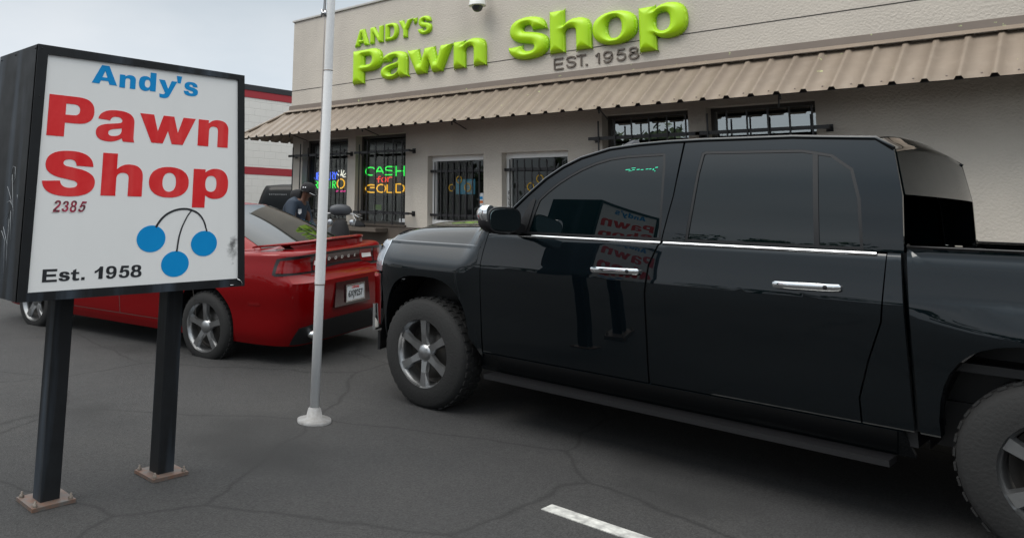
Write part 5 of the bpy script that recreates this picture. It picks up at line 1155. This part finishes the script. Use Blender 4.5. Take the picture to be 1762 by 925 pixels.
for wx in pv['wheels']:
    for s in (-1, 1): wheel(sv, (wx, s * .84, .36), s, .36, .24, .24, 6)

# ================================================================== PERSON
def skin(name, verts, edges, m_, parent, sub=2, root=0):
    """verts: (x,y,z,rx,ry)"""
    me = bpy.data.meshes.new(name); me.from_pydata([v[:3] for v in verts], edges, []); o = bpy.data.objects.new(name, me); COL.objects.link(o)
    md = o.modifiers.new('s', 'SKIN'); md.use_smooth_shade = True
    for i, v in enumerate(verts):
        sv_ = me.skin_vertices[0].data[i]; sv_.radius = (v[3], v[4] if len(v) > 4 else v[3]); sv_.use_root = (i == root)
    sb = o.modifiers.new('u', 'SUBSURF'); sb.levels = sub; sb.render_levels = sub
    bpy.context.view_layer.update(); dg = bpy.context.evaluated_depsgraph_get(); me2 = bpy.data.meshes.new_from_object(o.evaluated_get(dg)); bpy.data.objects.remove(o)
    return link(name, me2, m_, parent, smooth=True)
# own frame: +x ahead, +y to the left, z up
pe = thing('person', 'person in a dark blue jacket and black cap, bending forward behind the red car', 'person', (-8.575, 6.87, .20), R(22)); pe.scale = (.93, .93, .93)
V_ = [(0, 0, .93, .13, .15), (.03, 0, 1.08, .115, .14), (.09, 0, 1.25, .12, .16), (.15, 0, 1.40, .10, .15), (.21, 0, 1.475, .052, .055), (.255, 0, 1.53, .055, .055), (.285, 0, 1.60, .088, .078), (.300, 0, 1.665, .078, .075)]
E_ = [(0, 1), (1, 2), (2, 3), (3, 4), (4, 5), (5, 6), (6, 7)]
def add(v, to): V_.append(v); E_.append((to, len(V_) - 1)); return len(V_) - 1
nose_i = add((.378, 0, 1.585, .013, .011), 6)
for s in (-1, 1):
    add((.285, s * .083, 1.60, .012, .020), 6)
    sh = add((.14, s * .19, 1.40, .062, .062), 3); el = add((.20, s * .25, 1.13, .046, .046), sh); wr = add((.40, s * .16, 1.05, .029, .026), el); pm = add((.46, s * .14, 1.04, .036, .018), wr); pm2 = add((.50, s * .13, 1.035, .036, .016), pm)
    for k, (dy, ln) in enumerate(((-.033, .068), (-.011, .080), (.011, .075), (.031, .058))):
        k1 = add((.525, s * .13 + dy, 1.03, .0095, .0095), pm2); k2 = add((.525 + ln * .5, s * .128 + dy, 1.018, .0088, .0088), k1); add((.525 + ln * .82, s * .127 + dy, .995, .0075, .0075), k2)
    t1 = add((.475, s * .13 - s * .040, 1.035, .0115, .0115), pm); add((.515, s * .13 - s * .060, 1.02, .0095, .0095), t1)
    hp_ = add((-.01, s * .09, .86, .095, .095), 0); kn = add((.03, s * .11, .49, .058, .058), hp_); an = add((-.03, s * .12, .10, .038, .038), kn); ft = add((.05, s * .13, .045, .040, .032), an); add((.14, s * .135, .035, .036, .022), ft)
skin('body', V_, E_, 'skin', pe)
# jacket, hood, trousers, shoes, cap
JV = [(-.015, 0, .86, .165, .185), (.0, 0, 1.0, .160, .18), (.03, 0, 1.13, .160, .19), (.075, 0, 1.28, .160, .205), (.12, 0, 1.405, .125, .17), (.18, 0, 1.475, .090, .105)]
JE = [(i, i + 1) for i in range(5)]
for s in (-1, 1):
    i0 = len(JV); JV += [(.12, s * .195, 1.405, .098, .095), (.15, s * .255, 1.26, .082, .080), (.19, s * .27, 1.13, .072, .070), (.30, s * .215, 1.075, .058, .056), (.385, s * .17, 1.055, .050, .046)]
    JE += [(4, i0), (i0, i0 + 1), (i0 + 1, i0 + 2), (i0 + 2, i0 + 3), (i0 + 3, i0 + 4)]
skin('jacket', JV, JE, 'navy', pe)
skin('hood', [(.02, 0, 1.50, .060, .09), (.07, 0, 1.53, .085, .12), (.13, 0, 1.53, .085, .125), (.20, 0, 1.50, .070, .105)], [(0, 1), (1, 2), (2, 3)], 'black_cloth', pe)
skin('trousers', [(0, 0, .93, .135, .165), (-.01, .095, .82, .105, .105), (.02, .11, .50, .082, .082), (-.02, .12, .10, .068, .066), (-.01, -.095, .82, .105, .105), (.02, -.11, .50, .082, .082), (-.02, -.12, .10, .068, .066)], [(0, 1), (1, 2), (2, 3), (0, 4), (4, 5), (5, 6)], 'black_cloth', pe)
for s in (-1, 1): skin('shoe', [(-.06, s * .12, .055, .048, .042), (.04, s * .13, .05, .050, .040), (.15, s * .135, .04, .045, .030)], [(0, 1), (1, 2)], 'rubber', pe)
b_ = bmesh.new(); lathe(b_, [(.112, -.02), (.114, .02), (.104, .065), (.078, .098), (.040, .114), (.0, .118)], 28, 'Z')
bmesh.ops.transform(b_, verts=b_.verts, matrix=Matrix.Translation((.290, 0, 1.625)) @ Matrix.Rotation(R(14), 4, 'Y'))
cap = obj('cap', b_, 'black_cloth', pe)
b_ = bmesh.new(); A_ = [(.095 * math.cos(t_), .10 * math.sin(t_)) for t_ in np.linspace(R(-65), R(65), 13)]; B_ = [(.095 + .085 * math.cos(t_ * 1.25), .088 * math.sin(t_ * 1.25)) for t_ in np.linspace(R(-65), R(65), 13)]
ra = [b_.verts.new((x_, y_, -.012)) for x_, y_ in A_]; rb = [b_.verts.new((x_, y_, -.012 - .9 * y_ * y_)) for x_, y_ in B_]
for i in range(12): b_.faces.new((ra[i], rb[i], rb[i + 1], ra[i + 1]))
ex_ = bmesh.ops.solidify(b_, geom=b_.faces[:], thickness=.005); bmesh.ops.transform(b_, verts=b_.verts, matrix=Matrix.Translation((.290, 0, 1.625)) @ Matrix.Rotation(R(26), 4, 'Y'))
obj('brim', b_, 'black_cloth', cap)
b_ = bmesh.new(); tube(b_, [(.36, -.075, 1.583), (.405, -.075, 1.567), (.44, -.05, 1.552)], .004, 5); obj('brim_edge', b_, 'paper', cap)
b_ = bmesh.new()
for dx in (0, .035): lathe(b_, [(0, -.118), (.010, -.114), (.012, -.108)], 8, 'Y', (.27 + dx, 0, 1.66))
obj('cap_badge', b_, 'paper', cap)
for s in (-1, 1):
    b_ = bmesh.new(); bmesh.ops.create_uvsphere(b_, u_segments=10, v_segments=8, radius=.012, matrix=Matrix.Translation((.362, s * .030, 1.607))); obj('eye', b_, 'decal_black', pe, smooth=True)
b_ = bmesh.new(); tube(b_, [(.366, -.025, 1.551), (.374, 0, 1.552), (.366, .025, 1.551)], .005, 5); obj('mouth', b_, 'decal_black', pe)
b_ = bmesh.new(); v_ = [b_.verts.new(p) for p in ((.225, -.165, 1.345), (.262, -.130, 1.345), (.262, -.125, 1.29), (.243, -.145, 1.265), (.225, -.165, 1.285))]; b_.faces.new(v_); bmesh.ops.solidify(b_, geom=b_.faces[:], thickness=.004); obj('jacket_patch', b_, 'paper', pe)

# ================================================================== MOTOR SCOOTER
ms = thing('motor_scooter', 'black motor scooter with a padded grey cowl, on the walkway behind the flagpole', 'scooter', (-9.27, 8.36, .20), R(-32))
# own frame: +x ahead (towards the street), z up
skin('fairing', [(.42, 0, .52, .16, .24), (.40, 0, .72, .17, .28), (.37, 0, .90, .16, .27), (.34, 0, 1.02, .13, .24), (.33, 0, 1.10, .08, .20)], [(0, 1), (1, 2), (2, 3), (3, 4)], 'black_cloth', ms)
skin('cowl', [(.36, -.17, 1.225, .062, .065), (.38, -.09, 1.245, .080, .090), (.39, 0, 1.25, .085, .095), (.38, .09, 1.245, .080, .090), (.36, .17, 1.225, .062, .065)], [(0, 1), (1, 2), (2, 3), (3, 4)], 'grey_vinyl', ms)
skin('rear_body', [(-.62, 0, .72, .10, .14), (-.35, 0, .66, .14, .18), (-.05, 0, .55, .12, .18), (.18, 0, .32, .06, .17), (.36, 0, .36, .06, .14)], [(0, 1), (1, 2), (2, 3), (3, 4)], 'black_plastic', ms)
skin('seat', [(-.62, 0, .86, .05, .12), (-.35, 0, .84, .06, .15), (-.08, 0, .80, .05, .13)], [(0, 1), (1, 2)], 'grey_vinyl', ms)
b_ = bmesh.new(); tube(b_, [(.30, -.34, 1.17), (.33, -.20, 1.19), (.34, 0, 1.18), (.33, .20, 1.19), (.30, .34, 1.17)], .014, 8); obj('handlebar', b_, 'steel', ms)
for s in (-1, 1):
    b_ = bmesh.new(); tube(b_, [(.28, s * .36, 1.165), (.31, s * .26, 1.178)], .020, 10); obj('grip', b_, 'rubber', ms)
    b_ = bmesh.new(); tube(b_, [(.33, s * .20, 1.19), (.38, s * .27, 1.15), (.37, s * .35, 1.13)], .006, 6); tube(b_, [(.33, s * .18, 1.2), (.40, s * .24, 1.10), (.40, s * .20, .98)], .006, 6); obj('lever', b_, 'chrome_dull', ms)
    b_ = bmesh.new(); lathe(b_, [(0, -.02), (.035, -.015), (.045, 0), (.042, .01), (0, .012)], 16, 'X', (.46, s * .17, 1.06)); obj('indicator', b_, 'headlight', ms)
b_ = bmesh.new(); lathe(b_, [(0, .035), (.04, .03), (.062, .012), (.068, -.01)], 20, 'X', (.50, 0, .86)); obj('headlamp', b_, 'headlight', ms)
b_ = bmesh.new()
for s in (-1, 1): tube(b_, [(.44, s * .08, .55), (.55, s * .08, .24)], .020, 8)
obj('fork', b_, 'steel', ms)
for wx in (.56, -.60): wheel(ms, (wx, 0, .235), -1, .235, .12, .15, 5)
skin('front_mudguard', [(.40, 0, .46, .02, .08), (.56, 0, .50, .02, .09), (.70, 0, .44, .02, .08), (.78, 0, .34, .015, .07)], [(0, 1), (1, 2), (2, 3)], 'black_plastic', ms)

# ================================================================== ACROSS THE STREET (unseen, behind the viewer, added for the reflections)
def reflection_treeline():
    b_ = bmesh.new(); rr = random.Random(11)
    for i in range(26):
        cx_, cy_ = -75 + i * 6.0 + rr.uniform(-2, 2), -30 + rr.uniform(-4, 4) + (0 if i > 7 else 6 * (7 - i) * .4); h_ = rr.uniform(5.0, 6.6) if -36 < cx_ < -8 else rr.uniform(2.6, 5.2)  # taller stretch shaped to darken what the red car reflects
        tube(b_, [(cx_, cy_, 0), (cx_ + .2, cy_, h_ * .6)], [.25, .12], 6)
        for k in range(9):
            ox, oy, oz, r_ = rr.gauss(0, 1.7), rr.gauss(0, 1.2), h_ * rr.uniform(.4, .95), rr.uniform(.8, 1.7)
            for q in range(60):
                v = Vector((rr.gauss(0, 1), rr.gauss(0, 1), rr.gauss(0, 1))).normalized() * r_ * rr.uniform(.6, 1); a = Vector((rr.gauss(0, 1), rr.gauss(0, 1), rr.gauss(0, 1))).normalized() * .28; c = v.cross(a).normalized() * .22
                p = Vector((cx_ + ox, cy_ + oy, oz)) + v; b_.faces.new([b_.verts.new(p - a), b_.verts.new(p + c), b_.verts.new(p + a), b_.verts.new(p - c)])
    return obj('reflection_trees', b_, 'leaf')
tag(reflection_treeline(), 'unseen row of dark trees across the road, added for reflections', 'trees', kind='stuff')
ob = thing('reflection_building', 'low pale building added across the road, only for window reflections', 'building', (-38, -16, 0))
obj('wall', boxes((-7, 7, -4, 4, 0, 5.2)), 'blockwork', ob); obj('roof', boxes((-7.2, 7.2, -4.2, 4.2, 5.2, 5.5)), 'dark_frame', ob)  # pale wall put in the reflection path of the leftmost shop window
